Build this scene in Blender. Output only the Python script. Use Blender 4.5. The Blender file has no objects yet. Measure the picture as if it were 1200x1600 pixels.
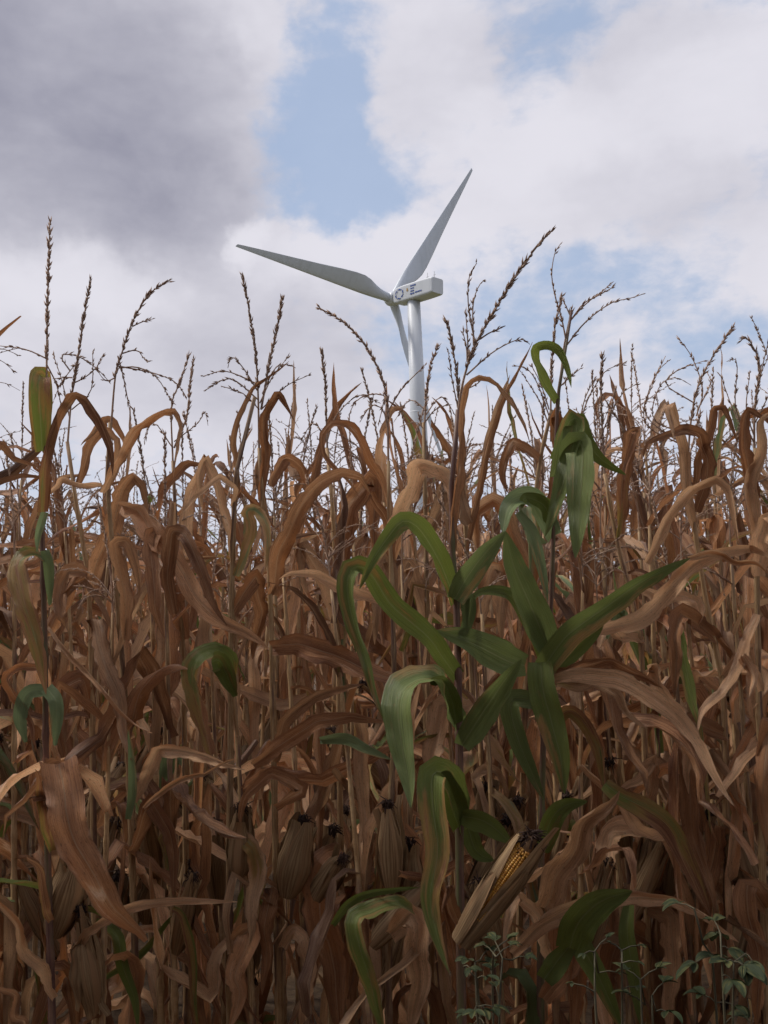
import bpy, math, random
import numpy as np
from mathutils import Matrix, Vector

# ------------------------------------------------------------------ camera
scn = bpy.context.scene
COL = scn.collection
F = 1600.0                      # focal length in photo pixels (photo 1200 x 1600)
PITCH, ROLL, EYE = math.radians(7.0), math.radians(-2.0), 1.5
cd = bpy.data.cameras.new('camera')
cd.sensor_fit = 'VERTICAL'; cd.sensor_height = 24; cd.sensor_width = 18; cd.lens = 24.0
cd.clip_start = 0.05; cd.clip_end = 6000
cam = bpy.data.objects.new('camera', cd); COL.objects.link(cam)
CM = (Matrix.Rotation(math.pi / 2 + PITCH, 3, 'X') @ Matrix.Rotation(ROLL, 3, 'Z'))
cam.matrix_world = Matrix.Translation((0, 0, EYE)) @ CM.to_4x4()
scn.camera = cam
CMn = np.array(CM); CP = np.array([0, 0, EYE])

def at(px, py, D):
    """point of the place seen at photo pixel (px, py), D metres deep"""
    return CP + CMn @ np.array([(px - 600) / F * D, -(py - 800) / F * D, -D])

# ------------------------------------------------------------------ world / sun / exposure
vs = scn.view_settings
vs.view_transform = 'Standard'; vs.look = 'None'; vs.exposure = 0.32; vs.gamma = 1.0; vs.use_curve_mapping = False
SUN_EL, SUN_AZ = math.radians(54), math.radians(-78)       # azimuth from +Y towards +X
w = bpy.data.worlds.new('World'); scn.world = w; w.use_nodes = True
w.cycles.sampling_method = 'MANUAL'; w.cycles.sample_map_resolution = 256
nt = w.node_tree; nt.nodes.clear()

class NT:
    """small helper to write node graphs"""
    def __init__(s, tree): s.t = tree
    def n(s, typ, **kw):
        o = s.t.nodes.new(typ)
        for k, v in kw.items():
            if k.startswith('i_'):
                key = k[2:]; key = int(key) if key.isdigit() else key
                s.put(o.inputs[key], v)
            else: setattr(o, k, v)
        return o
    def put(s, sock, v):
        if isinstance(v, bpy.types.NodeSocket): s.t.links.new(v, sock)
        else: sock.default_value = v
    def m(s, op, a, b=None, c=None, clamp=False):
        o = s.t.nodes.new('ShaderNodeMath'); o.operation = op; o.use_clamp = clamp
        s.put(o.inputs[0], a)
        if b is not None: s.put(o.inputs[1], b)
        if c is not None: s.put(o.inputs[2], c)
        return o.outputs[0]
    def mr(s, v, a, b, c=0.0, d=1.0, smooth=True):
        o = s.t.nodes.new('ShaderNodeMapRange')
        o.interpolation_type = 'SMOOTHSTEP' if smooth else 'LINEAR'
        for i, x in enumerate((v, a, b, c, d)): s.put(o.inputs[i], x)
        return o.outputs[0]
    def mix(s, f, a, b, typ='MIX'):
        o = s.t.nodes.new('ShaderNodeMix'); o.data_type = 'RGBA'; o.blend_type = typ
        s.put(o.inputs[0], f)
        for k, v in ((6, a), (7, b)):
            s.put(o.inputs[k], v if isinstance(v, bpy.types.NodeSocket) else (*v, 1.0)[:4])
        return o.outputs[2]
    def vm(s, op, a, b=None):
        o = s.t.nodes.new('ShaderNodeVectorMath'); o.operation = op
        s.put(o.inputs[0], a)
        if b is not None: s.put(o.inputs[1], b)
        return o.outputs[0]
    def noise(s, vec, scale, detail=6, rough=.55, dist=0.0):
        o = s.n('ShaderNodeTexNoise', i_Vector=vec, i_Scale=scale, i_Detail=detail, i_Roughness=rough, i_Distortion=dist)
        return o

W = NT(nt)
geo = W.n('ShaderNodeTexCoord').outputs['Generated']        # direction of view
sky = W.n('ShaderNodeTexSky', sky_type='NISHITA', sun_disc=False, sun_elevation=SUN_EL, sun_rotation=SUN_AZ,
          altitude=100, air_density=1.0, dust_density=2.5, ozone_density=1.0)
warpn = W.noise(geo, 5.0, 5, .6)
warp = W.vm('MULTIPLY', W.vm('SUBTRACT', warpn.outputs['Color'], (.5, .5, .5)), (.13, .13, .10))
dirw = W.vm('ADD', geo, warp)
warp2 = W.vm('MULTIPLY', W.vm('SUBTRACT', W.noise(geo, 19.0, 5, .6).outputs['Color'], (.5, .5, .5)), (.05, .05, .04))
dirw = W.vm('ADD', dirw, warp2)

def blob(px, py, rx, ry, inner=0.15):
    """soft elliptical patch of sky round the direction of a cloud"""
    c = at(px, py, 1.0) - CP; L = np.linalg.norm(c); c = c / L
    a, b = rx / F / L, ry / F / L
    sc = (1 / a, 1 / a, 1 / b)
    mp = W.n('ShaderNodeMapping', i_Vector=dirw, i_Scale=sc, i_Location=tuple(-c[i] * sc[i] for i in range(3)))
    ln = W.n('ShaderNodeVectorMath', operation='LENGTH', i_0=mp.outputs[0]).outputs['Value']
    return W.mr(ln, 1.0, inner)

stretch = W.vm('MULTIPLY', geo, (1.0, 1.0, 1.9))
n1 = W.noise(stretch, 3.6, 7, .56, .3).outputs['Fac']
n2 = W.noise(stretch, 11.0, 6, .6).outputs['Fac']
cov = W.m('ADD', W.m('MULTIPLY', n1, .85), W.m('MULTIPLY', n2, .55))
n4 = W.noise(W.vm('ADD', stretch, warp), 34.0, 5, .60).outputs['Fac']
cov = W.m('ADD', cov, W.m('MULTIPLY', W.m('SUBTRACT', n4, .5), .50))
vor = W.n('ShaderNodeTexVoronoi', feature='SMOOTH_F1', i_Vector=W.vm('ADD', stretch, warp), i_Scale=15.0, i_Detail=2.0, i_Roughness=.62, i_Smoothness=.5, normalize=True)
bil = W.m('SUBTRACT', .42, vor.outputs['Distance'])           # cauliflower bumps
cov = W.m('ADD', cov, W.m('MULTIPLY', bil, .55))
cov = W.m('ADD', cov, -.085)
for (px, py, rx, ry, amt) in (
        (60, 130, 560, 420, .55), (330, 60, 240, 210, .35),  (60, 520, 420, 260, .35), (380, 530, 260, 200, .25),
        (700, 90, 220, 210, .26), (690, 210, 120, 90, .18), (1050, 230, 360, 230, .34), (880, 300, 280, 120, .28),
        (560, 395, 320, 80, .40), (372, 362, 50, 42, .5), (1180, 60, 220, 130, .18), (1190, 440, 110, 80, .25),
        (490, 225, 200, 220, -.50), (610, 285, 210, 130, -.28), (540, 80, 90, 150, -.28), (860, 95, 130, 130, -.22),
        (960, 470, 300, 85, -.15), (700, 545, 260, 90, -.18), (1120, 560, 220, 80, -.14), (463, 197, 16, 15, .7), (528, 158, 14, 8, .4),
        (600, 690, 900, 110, .16)):
    cov = W.m('ADD', cov, W.m('MULTIPLY', blob(px, py, rx, ry), amt))
alpha = W.mr(cov, .40, .88, .20, 1.0)
n3 = W.noise(stretch, 6.0, 5, .6, .4).outputs['Fac']
grey = W.m('ADD', W.m('MULTIPLY', W.m('SUBTRACT', n3, .48), .62), W.m('MULTIPLY', W.m('SUBTRACT', n2, .5), .30))
grey = W.m('SUBTRACT', grey, W.m('MULTIPLY', bil, .45))
for (px, py, rx, ry, amt) in ((40, 140, 600, 400, .95), (240, 330, 240, 130, .16), (400, 530, 360, 210, .42), (60, 640, 260, 120, .18),
                              (1040, 325, 260, 110, .24), (720, 110, 280, 190, .24), (980, 60, 280, 160, .24),
                              (110, 455, 240, 80, -.45), (560, 390, 280, 80, -.30), (372, 365, 60, 50, -.7), (840, 220, 150, 110, -.25),
                              (1130, 170, 200, 110, -.12), (463, 197, 20, 18, -.6), (430, 80, 90, 140, -.25)):
    grey = W.m('ADD', grey, W.m('MULTIPLY', blob(px, py, rx, ry, .25), amt))
grey = W.m('ADD', grey, .20)
grey = W.mr(grey, -.15, 1.9)
cloud = W.mix(grey, (6.15, 6.05, 6.6), (1.5, 1.54, 2.2))
skyc = W.mix(.52, sky.outputs[0], (3.5, 4.7, 6.7))          # thin bright haze of a humid day
mixed = W.mix(alpha, skyc, cloud)
bg = W.n('ShaderNodeBackground', i_Color=mixed, i_Strength=0.1)
W.t.links.new(bg.outputs[0], W.n('ShaderNodeOutputWorld').inputs[0])

sd = bpy.data.lights.new('sun', 'SUN'); sd.energy = 2.4; sd.angle = math.radians(12); sd.color = (1.0, .95, .88)
sun = bpy.data.objects.new('sun', sd); COL.objects.link(sun)
sv = Vector((math.sin(SUN_AZ) * math.cos(SUN_EL), math.cos(SUN_AZ) * math.cos(SUN_EL), math.sin(SUN_EL)))
sun.rotation_euler = sv.to_track_quat('Z', 'Y').to_euler()
sun.location = (0, 0, 30)
scn.cycles.max_bounces = 3; scn.cycles.diffuse_bounces = 3; scn.cycles.glossy_bounces = 1; scn.cycles.transmission_bounces = 3
scn.cycles.use_denoising = True
scn.cycles.use_adaptive_sampling = True; scn.cycles.adaptive_threshold = 0.025

# ------------------------------------------------------------------ materials
def new_mat(name):
    m = bpy.data.materials.new(name); m.use_nodes = True; m.node_tree.nodes.clear()
    return m, NT(m.node_tree)

def finish(N, col, rough=.6, spec=.3, trans=0.0, bump=None, bstr=.3, bdist=.002):
    p = N.n('ShaderNodeBsdfPrincipled', i_Roughness=rough)
    N.put(p.inputs['Base Color'], col); N.put(p.inputs['Specular IOR Level'], spec)
    if bump is not None:
        b = N.n('ShaderNodeBump', i_Strength=bstr, i_Distance=bdist, i_Height=bump)
        N.put(p.inputs['Normal'], b.outputs[0])
    out = p.outputs[0]
    if trans:
        t = N.n('ShaderNodeBsdfTranslucent'); N.put(t.inputs[0], col)
        x = N.n('ShaderNodeMixShader', i_0=trans, i_1=out, i_2=t.outputs[0]); out = x.outputs[0]
    N.t.links.new(out, N.n('ShaderNodeOutputMaterial').inputs[0])

def leaf_material(name, per_object=True):
    """corn leaf: colour channel R = how green, G = lightness, B = which brown"""
    m, N = new_mat(name)
    if per_object:
        oi = N.n('ShaderNodeObjectInfo'); c = N.n('ShaderNodeSeparateColor', i_0=oi.outputs['Color'])
        seed = N.m('MULTIPLY', oi.outputs['Random'], 91.0)
    else:
        a = N.n('ShaderNodeAttribute', attribute_name='tint'); c = N.n('ShaderNodeSeparateColor', i_0=a.outputs['Color'])
        seed = N.m('MULTIPLY', c.outputs[2], 91.0)
    g, br, bv = c.outputs
    uv = N.n('ShaderNodeUVMap', uv_map='UVMap').outputs[0]
    s = N.n('ShaderNodeSeparateXYZ', i_0=uv); U, V = s.outputs[0], s.outputs[1]
    def vec(su, sv, off=0.0):
        return N.n('ShaderNodeCombineXYZ', i_0=N.m('MULTIPLY', U, su), i_1=N.m('MULTIPLY', V, sv), i_2=N.m('ADD', seed, off)).outputs[0]
    veins = N.noise(vec(34, 1.2), 1.0, 3, .6).outputs['Fac']
    fine = N.noise(vec(90, 3.0, 3.3), 1.0, 2, .6).outputs['Fac']
    blot = N.noise(vec(2.6, 7.0, 7.7), 1.0, 5, .62, .6).outputs['Fac']
    big = N.noise(vec(.9, 2.4, 1.7), 1.0, 3, .5).outputs['Fac']
    speck = N.noise(vec(26, 120.0, 5.1), 1.0, 3, .7).outputs['Fac']
    mid = N.m('ABSOLUTE', N.m('SUBTRACT', U, .5))
    rib = N.mr(mid, .030, .008)
    # dry tissue
    k = N.m('ADD', N.m('MULTIPLY', blot, 1.3), N.m('MULTIPLY', veins, 1.1))
    k = N.m('ADD', N.m('ADD', k, N.m('MULTIPLY', bv, .6)), -1.02, clamp=True)
    dry = N.mix(k, (.165, .054, .020), (.67, .345, .16))
    dry = N.mix(N.m('MULTIPLY', N.mr(bv, .48, .9), .65), dry, N.mix(k, (.34, .18, .082), (.78, .51, .30)))
    dry = N.mix(N.mr(big, .52, .72), dry, (.41, .165, .06))
    dry = N.mix(N.mr(blot, .60, .78), dry, (.70, .49, .33))
    dry = N.mix(N.m('MULTIPLY', N.mr(bv, .14, .0), .5), dry, N.mix(k, (.14, .095, .065), (.46, .36, .26)))
    dry = N.mix(N.m('MULTIPLY', N.mr(speck, .56, .70), .6), dry, (.085, .042, .022))
    dry = N.mix(N.m('MULTIPLY', rib, .5), dry, (.50, .34, .20))
    edge = N.mr(mid, .40, .5)
    dry = N.mix(N.m('MULTIPLY', edge, N.mr(blot, .35, .6, 0, .5)), dry, (.13, .06, .035))
    # living tissue
    gk = N.m('ADD', N.m('MULTIPLY', veins, .8), N.m('MULTIPLY', big, .5))
    grn = N.mix(N.m('ADD', gk, -.25, clamp=True), (.078, .108, .020), (.28, .315, .06))
    grn = N.mix(N.mr(bv, .55, .95), grn, N.mix(veins, (.125, .175, .066), (.28, .34, .16)))
    grn = N.mix(N.m('MULTIPLY', rib, .4), grn, (.30, .31, .15))
    grn = N.mix(N.m('MULTIPLY', N.mr(speck, .60, .70), .6), grn, (.25, .17, .06))
    # where it is still green: patches that begin at the base and along the rib
    field = N.m('ADD', N.m('ADD', N.m('MULTIPLY', big, .55), N.m('MULTIPLY', blot, .45)), N.m('MULTIPLY', N.m('SUBTRACT', .25, mid), .12))
    thr = N.m('ADD', N.m('SUBTRACT', .84, N.m('MULTIPLY', g, .56)), N.m('MULTIPLY', N.m('MULTIPLY', V, N.m('SUBTRACT', 1.0, g)), .9))
    live = N.mr(N.m('SUBTRACT', field, thr), -.03, .06)
    yel = N.m('MULTIPLY', N.m('MULTIPLY', N.mr(N.m('SUBTRACT', field, thr), -.10, -.01), N.m('SUBTRACT', 1.0, live)), N.mr(g, .05, .2))
    col = N.mix(N.m('MULTIPLY', yel, .75), dry, (.34, .22, .05))
    col = N.mix(live, col, grn)
    col = N.mix(1.0, col, N.n('ShaderNodeCombineColor', i_0=br, i_1=br, i_2=br).outputs[0], 'MULTIPLY')
    h = N.m('ADD', N.m('MULTIPLY', veins, .6), N.m('ADD', N.m('MULTIPLY', fine, .5), N.m('MULTIPLY', blot, .6)))
    finish(N, col, .46, .45, .28, h, 1.0, .006)
    return m

def simple_material(name, c1, c2, su, sv, rough=.7, trans=0.0, c3=None, bstr=.4, bdist=.002, spec=.25):
    """two-tone streaked along the UV length, with a per-object shift"""
    m, N = new_mat(name)
    oi = N.n('ShaderNodeObjectInfo')
    uv = N.n('ShaderNodeUVMap', uv_map='UVMap').outputs[0]
    s = N.n('ShaderNodeSeparateXYZ', i_0=uv)
    v = N.n('ShaderNodeCombineXYZ', i_0=N.m('MULTIPLY', s.outputs[0], su), i_1=N.m('MULTIPLY', s.outputs[1], sv),
            i_2=N.m('MULTIPLY', oi.outputs['Random'], 55.0)).outputs[0]
    n = N.noise(v, 1.0, 5, .65).outputs['Fac']
    col = N.mix(N.mr(n, .32, .68), c1, c2)
    if c3:
        v2 = N.vm('MULTIPLY', v, (.15, .35, 1.0))
        col = N.mix(N.mr(N.noise(v2, 1.0, 4, .6).outputs['Fac'], .48, .66), col, c3)
    sh = N.mr(oi.outputs['Random'], 0, 1, .78, 1.18, False)
    col = N.mix(1.0, col, N.n('ShaderNodeCombineColor', i_0=sh, i_1=sh, i_2=sh).outputs[0], 'MULTIPLY')
    finish(N, col, rough, spec, trans, n, bstr, bdist)
    return m

M_LEAF = leaf_material('corn_leaf'); M_LEAF_FAR = leaf_material('corn_leaf_far', False)
M_STALK = simple_material('corn_stalk', (.25, .14, .06), (.50, .34, .18), 9, 14, .6, 0, (.15, .085, .06))
M_PURPLE = simple_material('living_stalk', (.10, .048, .045), (.21, .12, .08), 7, 10, .5, 0, (.14, .13, .06))
M_TASSEL = simple_material('tassel_straw', (.30, .19, .13), (.58, .42, .31), 3, 30, .8, .35)
M_HUSK = simple_material('ear_husk', (.13, .07, .032), (.33, .22, .115), 16, 3, .65, .15, (.30, .17, .085))
M_SILK = simple_material('corn_silk', (.018, .011, .009), (.07, .035, .022), 5, 40, .8)
M_WEED = simple_material('weed_leaf', (.020, .031, .012), (.052, .068, .028), 30, 90, .65, .2, (.13, .12, .04))
M_WEEDSTEM = simple_material('weed_stem', (.06, .052, .03), (.11, .095, .055), 3, 20, .7)

def kernel_mat():
    m, N = new_mat('corn_kernels')
    r = N.n('ShaderNodeNewGeometry').outputs['Random Per Island']
    col = N.mix(r, (.40, .16, .02), (.58, .30, .05))
    finish(N, col, .32, .5)
    return m
M_KERNEL = kernel_mat()

def paint_mat(name, c, rough=.4, grime=.12):
    m, N = new_mat(name)
    o = N.n('ShaderNodeTexCoord').outputs['Object']
    n = N.noise(N.vm('MULTIPLY', o, (1, 1, .18)), .9, 5, .6).outputs['Fac']
    col = N.mix(N.m('MULTIPLY', N.mr(n, .45, .75), grime * 3), c, tuple(x * .72 for x in c))
    finish(N, col, rough, .4)
    return m
M_WHITE = paint_mat('turbine_paint', (.56, .58, .62)); M_BLADE = paint_mat('blade_gelcoat', (.50, .53, .58))
M_BLUE = paint_mat('blue_lettering', (.045, .085, .30), .5, 0); M_GOLD = paint_mat('ochre_lettering', (.42, .25, .09), .5, 0)
M_STEEL = paint_mat('grey_steel', (.30, .30, .31), .45)
M_VENT = paint_mat('dark_grille', (.30, .30, .32), .6)

def soil_mat():
    m, N = new_mat('field_soil')
    o = N.n('ShaderNodeTexCoord').outputs['Object']
    a = N.noise(o, 1.4, 8, .65).outputs['Fac']; b = N.noise(o, 22, 6, .7).outputs['Fac']; far = N.noise(o, .012, 4, .6).outputs['Fac']
    col = N.mix(N.mr(b, .35, .7), (.055, .036, .024), (.12, .082, .052))
    col = N.mix(N.mr(a, .52, .66), col, (.21, .135, .075))
    d = N.n('ShaderNodeVectorMath', operation='LENGTH', i_0=o).outputs['Value']
    col = N.mix(N.mr(d, 45, 160), col, N.mix(N.mr(far, .4, .6), (.16, .12, .06), (.07, .10, .035)))
    finish(N, col, .95, .1, 0, b, .8, .03)
    return m
M_SOIL = soil_mat()

# ------------------------------------------------------------------ mesh helpers
def mesh(name, v, f, mat, uv=None, smooth=True):
    me = bpy.data.meshes.new(name)
    me.from_pydata(np.asarray(v, float).tolist(), [], f if isinstance(f, list) else f.tolist())
    if uv is not None:
        l = me.uv_layers.new(name='UVMap')
        idx = np.empty(len(me.loops), np.int32); me.loops.foreach_get('vertex_index', idx)
        l.data.foreach_set('uv', np.asarray(uv, np.float32)[idx].ravel())
    if smooth: me.polygons.foreach_set('use_smooth', [True] * len(me.polygons))
    me.materials.append(mat)
    return me

def link(name, data, parent=None, loc=None, color=None):
    o = bpy.data.objects.new(name, data)
    COL.objects.link(o)
    if parent is not None: o.parent = parent
    if loc is not None: o.location = loc
    if color is not None: o.color = (*color, 1.0)
    return o

def tag(o, label=None, cat=None, group=None, kind=None):
    for k, v in (('label', label), ('category', cat), ('group', group), ('kind', kind)):
        if v: o[k] = v
    return o

class Geo:
    """arrays of one mesh under construction"""
    def __init__(s): s.v = []; s.f = []; s.u = []; s.n = 0
    def add(s, v, f, u):
        v = np.asarray(v, float)
        s.v.append(v); s.u.append(np.asarray(u, float)); s.f += [tuple(int(i) + s.n for i in q) for q in f]; s.n += len(v)
    def arr(s): return np.concatenate(s.v), s.f, np.concatenate(s.u)

def spline(P, n):
    """Catmull-Rom through the points, n + 1 samples at even spacing"""
    P = np.asarray(P, float)
    if len(P) == 2: P = np.array([P[0], P.mean(0), P[1]])
    Q = np.vstack([2 * P[0] - P[1], P, 2 * P[-1] - P[-2]])
    out = []
    for i in range(1, len(Q) - 2):
        t = np.linspace(0, 1, 12, endpoint=False)[:, None]
        a, b, c, d = Q[i - 1], Q[i], Q[i + 1], Q[i + 2]
        out.append(.5 * (2 * b + (c - a) * t + (2 * a - 5 * b + 4 * c - d) * t ** 2 + (3 * b - a - 3 * c + d) * t ** 3))
    S = np.vstack(out + [P[-1:]])
    L = np.concatenate([[0], np.cumsum(np.linalg.norm(np.diff(S[:, :3], axis=0), axis=1))])
    x = np.linspace(0, L[-1], n + 1)
    return np.stack([np.interp(x, L, S[:, k]) for k in range(S.shape[1])], 1), L[-1]

def unit(a): return a / np.maximum(np.linalg.norm(a, axis=-1, keepdims=True), 1e-9)

def tangents(P): return unit(np.gradient(P, axis=0))

def tube(P, R, sides=6, closed_end=True):
    P = np.asarray(P, float); T = tangents(P); n = len(P)
    ref = np.array([.13, .97, .2]) if abs(T[0][2]) > .7 else np.array([0, 0, 1.])
    s = unit(np.cross(T, ref)); b = np.cross(T, s)
    a = np.linspace(0, 2 * math.pi, sides, endpoint=False)
    R = np.broadcast_to(np.asarray(R, float), (n,))
    V = P[:, None] + R[:, None, None] * (np.cos(a)[None, :, None] * s[:, None] + np.sin(a)[None, :, None] * b[:, None])
    L = np.concatenate([[0], np.cumsum(np.linalg.norm(np.diff(P, axis=0), axis=1))])
    uv = np.stack([np.broadcast_to(np.abs(np.linspace(-1, 1, sides))[None], (n, sides)), np.broadcast_to(L[:, None], (n, sides))], -1)
    f = [(i * sides + j, i * sides + (j + 1) % sides, (i + 1) * sides + (j + 1) % sides, (i + 1) * sides + j)
         for i in range(n - 1) for j in range(sides)]
    if closed_end: f.append(tuple((n - 1) * sides + j for j in range(sides)))
    return V.reshape(-1, 3), f, uv.reshape(-1, 2)

def ribbon(P, side, width, curl, rng, ripple=.005, nc=5, keel=.12, tear=0.0, crumple=0.0):
    """leaf blade: centre line P, unit side vectors, width and curl along it"""
    n = len(P); T = tangents(P)
    side = unit(side - (side * T).sum(1, keepdims=True) * T)
    nor = np.cross(T, side)
    L = np.concatenate([[0], np.cumsum(np.linalg.norm(np.diff(P, axis=0), axis=1))])
    u = np.linspace(-1, 1, nc)
    ph = rng.uniform(0, 6.28, 4); wl = rng.uniform(.05, .11, 2)
    C = np.maximum(curl, .05)[:, None]
    x = np.sin(u[None] * C) / C * width[:, None] / 2
    z = (1 - np.cos(u[None] * C)) / C * width[:, None] / 2 + np.abs(u)[None] * keel * width[:, None]
    amp = ripple * np.clip(width / .05, .3, 1.3)
    for k, sg in ((0, 1), (1, -1)):
        wv = np.sin(L / wl[k] * 6.28 + ph[k]) + .6 * np.sin(L / wl[k] * 2.9 * 1.7 + ph[k + 2])
        z += (np.clip(u * sg, 0, 1) ** 2)[None] * (amp * wv)[:, None]
    if crumple:
        cr = rng.normal(0, 1, (n, nc)) * crumple * width[:, None]; cr[1:-1] = .25 * cr[:-2] + .5 * cr[1:-1] + .25 * cr[2:]
        z += cr * (.35 + np.abs(u))[None]; x += .35 * np.roll(cr, 3, 0)
    if tear:
        for e in (0, nc - 1):
            j = 1 - tear * np.clip(rng.normal(0, 1, n), 0, 2)
            x[:, e] *= np.clip(j, .45, 1)
    V = P[:, None] + x[..., None] * side[:, None] + z[..., None] * nor[:, None]
    uv = np.stack([np.broadcast_to((u * .5 + .5)[None], (n, nc)), np.broadcast_to(L[:, None], (n, nc))], -1)
    f = [(i * nc + j, i * nc + j + 1, (i + 1) * nc + j + 1, (i + 1) * nc + j) for i in range(n - 1) for j in range(nc - 1)]
    return V.reshape(-1, 3), f, uv.reshape(-1, 2)

def rot_about(v, ax, ang):
    c, s = np.cos(ang)[:, None], np.sin(ang)[:, None]
    return v * c + np.cross(ax, v) * s + ax * (ax * v).sum(1, keepdims=True) * (1 - c)

def leaf_profile(s, base=.55, blunt=0.0):
    p = (base + (1 - base) * np.clip(s / .28, 0, 1) ** .8) * np.clip(1 - np.clip(s, 0, 1) ** 2.6, 0, 1) ** .75
    return np.maximum(p, blunt) if blunt else np.maximum(p, .03)

# ------------------------------------------------------------------ corn pieces
def spikelets(P, T, L, r, rng, angle, out):
    """little husk-like grains: one four-sided spindle at each point"""
    n = len(P)
    ref = unit(rng.normal(size=(n, 3))); s = unit(np.cross(T, ref)); b = np.cross(T, s)
    a = np.radians(rng.uniform(angle * .3, angle * 1.8, n))[:, None]
    d = unit(T * np.cos(a) + s * np.sin(a)); s2 = unit(np.cross(d, b)); b2 = np.cross(d, s2)
    l = (L * rng.uniform(.45, 1.45, n))[:, None]; rr = (r * rng.uniform(.8, 1.2, n))[:, None]
    base = P + s * .0008
    m = base + d * l * .42
    V = np.stack([base, m + s2 * rr, m + b2 * rr * .7, m - s2 * rr, m - b2 * rr * .7, base + d * l], 1).reshape(-1, 3)
    k = np.arange(n)[:, None, None] * 6
    tri = np.array([(0, 2, 1), (0, 3, 2), (0, 4, 3), (0, 1, 4), (5, 1, 2), (5, 2, 3), (5, 3, 4), (5, 4, 1)])
    f = (tri[None] + k).reshape(-1, 3)
    uv = np.repeat(np.stack([rng.uniform(0, 1, n), rng.uniform(0, 3, n)], 1), 6, 0)
    out.add(V, f, uv)

def tassel_branch(P, out, rng, start=.15, spacing=.0048, L=.0095, r=.0017, ranks=1, angle=15, axis=.0012):
    S, ln = spline(P, max(6, int(np.linalg.norm(np.diff(np.asarray(P, float), axis=0), axis=1).sum() / .016)))
    out.add(*tube(S, np.linspace(axis * 1.5, axis * .6, len(S)), 4))
    n = int(ln * (1 - start) / spacing)
    if n < 2: return
    for _ in range(ranks):
        x = np.sort(rng.uniform(start, 1.0, n)); x = x[np.sin(x * rng.uniform(20, 60) + rng.uniform(0, 6)) > -.93]
        T = tangents(S); q = np.linspace(0, 1, len(S))
        pp = np.stack([np.interp(x, q, S[:, k]) for k in range(3)], 1)
        tt = unit(np.stack([np.interp(x, q, T[:, k]) for k in range(3)], 1))
        if len(x) > 1: spikelets(pp, tt, L, r, rng, angle, out)

def random_tassel(out, rng, base, lean, H, q=1.0):
    """upright spike with drooping side branches; base = top of stalk"""
    a = rng.uniform(0, 6.28); d = np.array([math.cos(a), math.sin(a), 0]) * lean
    P = [base + np.array([0, 0, 1]) * H * t + d * H * t ** 1.8 for t in (0, .25, .5, .75, 1)]
    tassel_branch(P, out, rng, .38, .0042 / q, .0125, .0018 / q ** .5, 3, 17, .0017)
    for _ in range(rng.integers(5, 11)):
        t = rng.uniform(.08, .36); az = rng.uniform(0, 6.28); l = rng.uniform(.13, .26) * H / .40
        b0 = base + np.array([0, 0, 1]) * H * t + d * H * t ** 1.8
        el = rng.uniform(25, 62); droop = rng.uniform(10, 120)
        p = b0.copy(); pts = [p.copy()]
        for k in range(5):
            e = math.radians(el - droop * (k / 4) ** 1.3)
            p = p + np.array([math.cos(az) * math.cos(e), math.sin(az) * math.cos(e), math.sin(e)]) * l / 5
            pts.append(p.copy())
        tassel_branch(pts, out, rng, .12, .0046 / q, .0100, .0016 / q ** .5, 1, 22, .0012)

def stalk_radius(z, top, r0, r1, nodes):
    r = r0 + (r1 - r0) * np.clip(z / top, 0, 1) ** .9
    for h in nodes: r = r * (1 + .28 * np.exp(-((z - h) / .010) ** 2))
    return r

def stalk_geo(P, r0, r1, nodes, out, sides=6):
    """P = centre line bottom to top"""
    S, ln = spline(P, 60)
    hs = S[:, 2]
    extra = np.array([h + d for h in nodes for d in (-.022, -.008, 0, .008, .022)])
    z = np.unique(np.concatenate([np.linspace(hs[0], hs[-1], 14), extra[(extra > hs[0]) & (extra < hs[-1])]]))
    Q = np.stack([np.interp(z, hs, S[:, k]) for k in range(3)], 1)
    out.add(*tube(Q, stalk_radius(z - hs[0], hs[-1] - hs[0], r0, r1, np.asarray(nodes) - hs[0]), sides))

def ear_geo(base, direction, L, R, rng, husk, silk, open_tip=.0):
    """ear wrapped in dry husks: overlapping tapering strips round a spindle, tuft of silk on the tip"""
    d = unit(np.asarray(direction, float)); ref = np.array([0, 0, 1.]) if abs(d[2]) < .9 else np.array([1., 0, 0])
    s = unit(np.cross(d, ref)); b = np.cross(d, s)
    for k in range(6):
        a0 = k * 2.4 + rng.uniform(-.3, .3); half = rng.uniform(.75, 1.05); lk = L * rng.uniform(.86, 1.08)
        n, m = 9, 5
        t = np.linspace(0, 1, n)
        prof = R * np.sin(np.pi * np.clip(.10 + .84 * t, 0, 1)) ** .72 * (1 + .025 * k) + .0012 * k
        flare = np.clip((t - .7) / .3, 0, 1) ** 2 * rng.uniform(-.2, 1.1) * R + .05 * R * rng.normal(size=n)
        V = []
        for i in range(n):
            hw = half * (1 - .72 * t[i] ** 3)
            for u in np.linspace(-1, 1, m):
                an = a0 + u * hw
                rr = (prof[i] + flare[i]) * (1 + .05 * math.sin(9 * an + k) + .03 * rng.normal() * (abs(u) == 1))
                V.append(base + d * (t[i] * lk) + rr * (math.cos(an) * s + math.sin(an) * b))
        f = [(i * m + j, i * m + j + 1, (i + 1) * m + j + 1, (i + 1) * m + j) for i in range(n - 1) for j in range(m - 1)]
        uv = [(u * .5 + .5 + k, tt * lk * 2) for tt in t for u in np.linspace(-1, 1, m)]
        husk.add(np.array(V), f, uv)
    tip = base + d * L * .95
    for k in range(46):
        dd = unit(d * rng.uniform(.5, 1.2) + rng.normal(size=3) * .3)
        p1 = tip + dd * rng.uniform(.008, .024); p2 = p1 + unit(dd * .5 + rng.normal(size=3) * .35 + np.array([0, 0, -.9])) * rng.uniform(.006, .022)
        silk.add(*tube(np.array([tip + rng.normal(size=3) * .005, p1, p2]), (.0024, .0018, .0007), 3))

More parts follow.
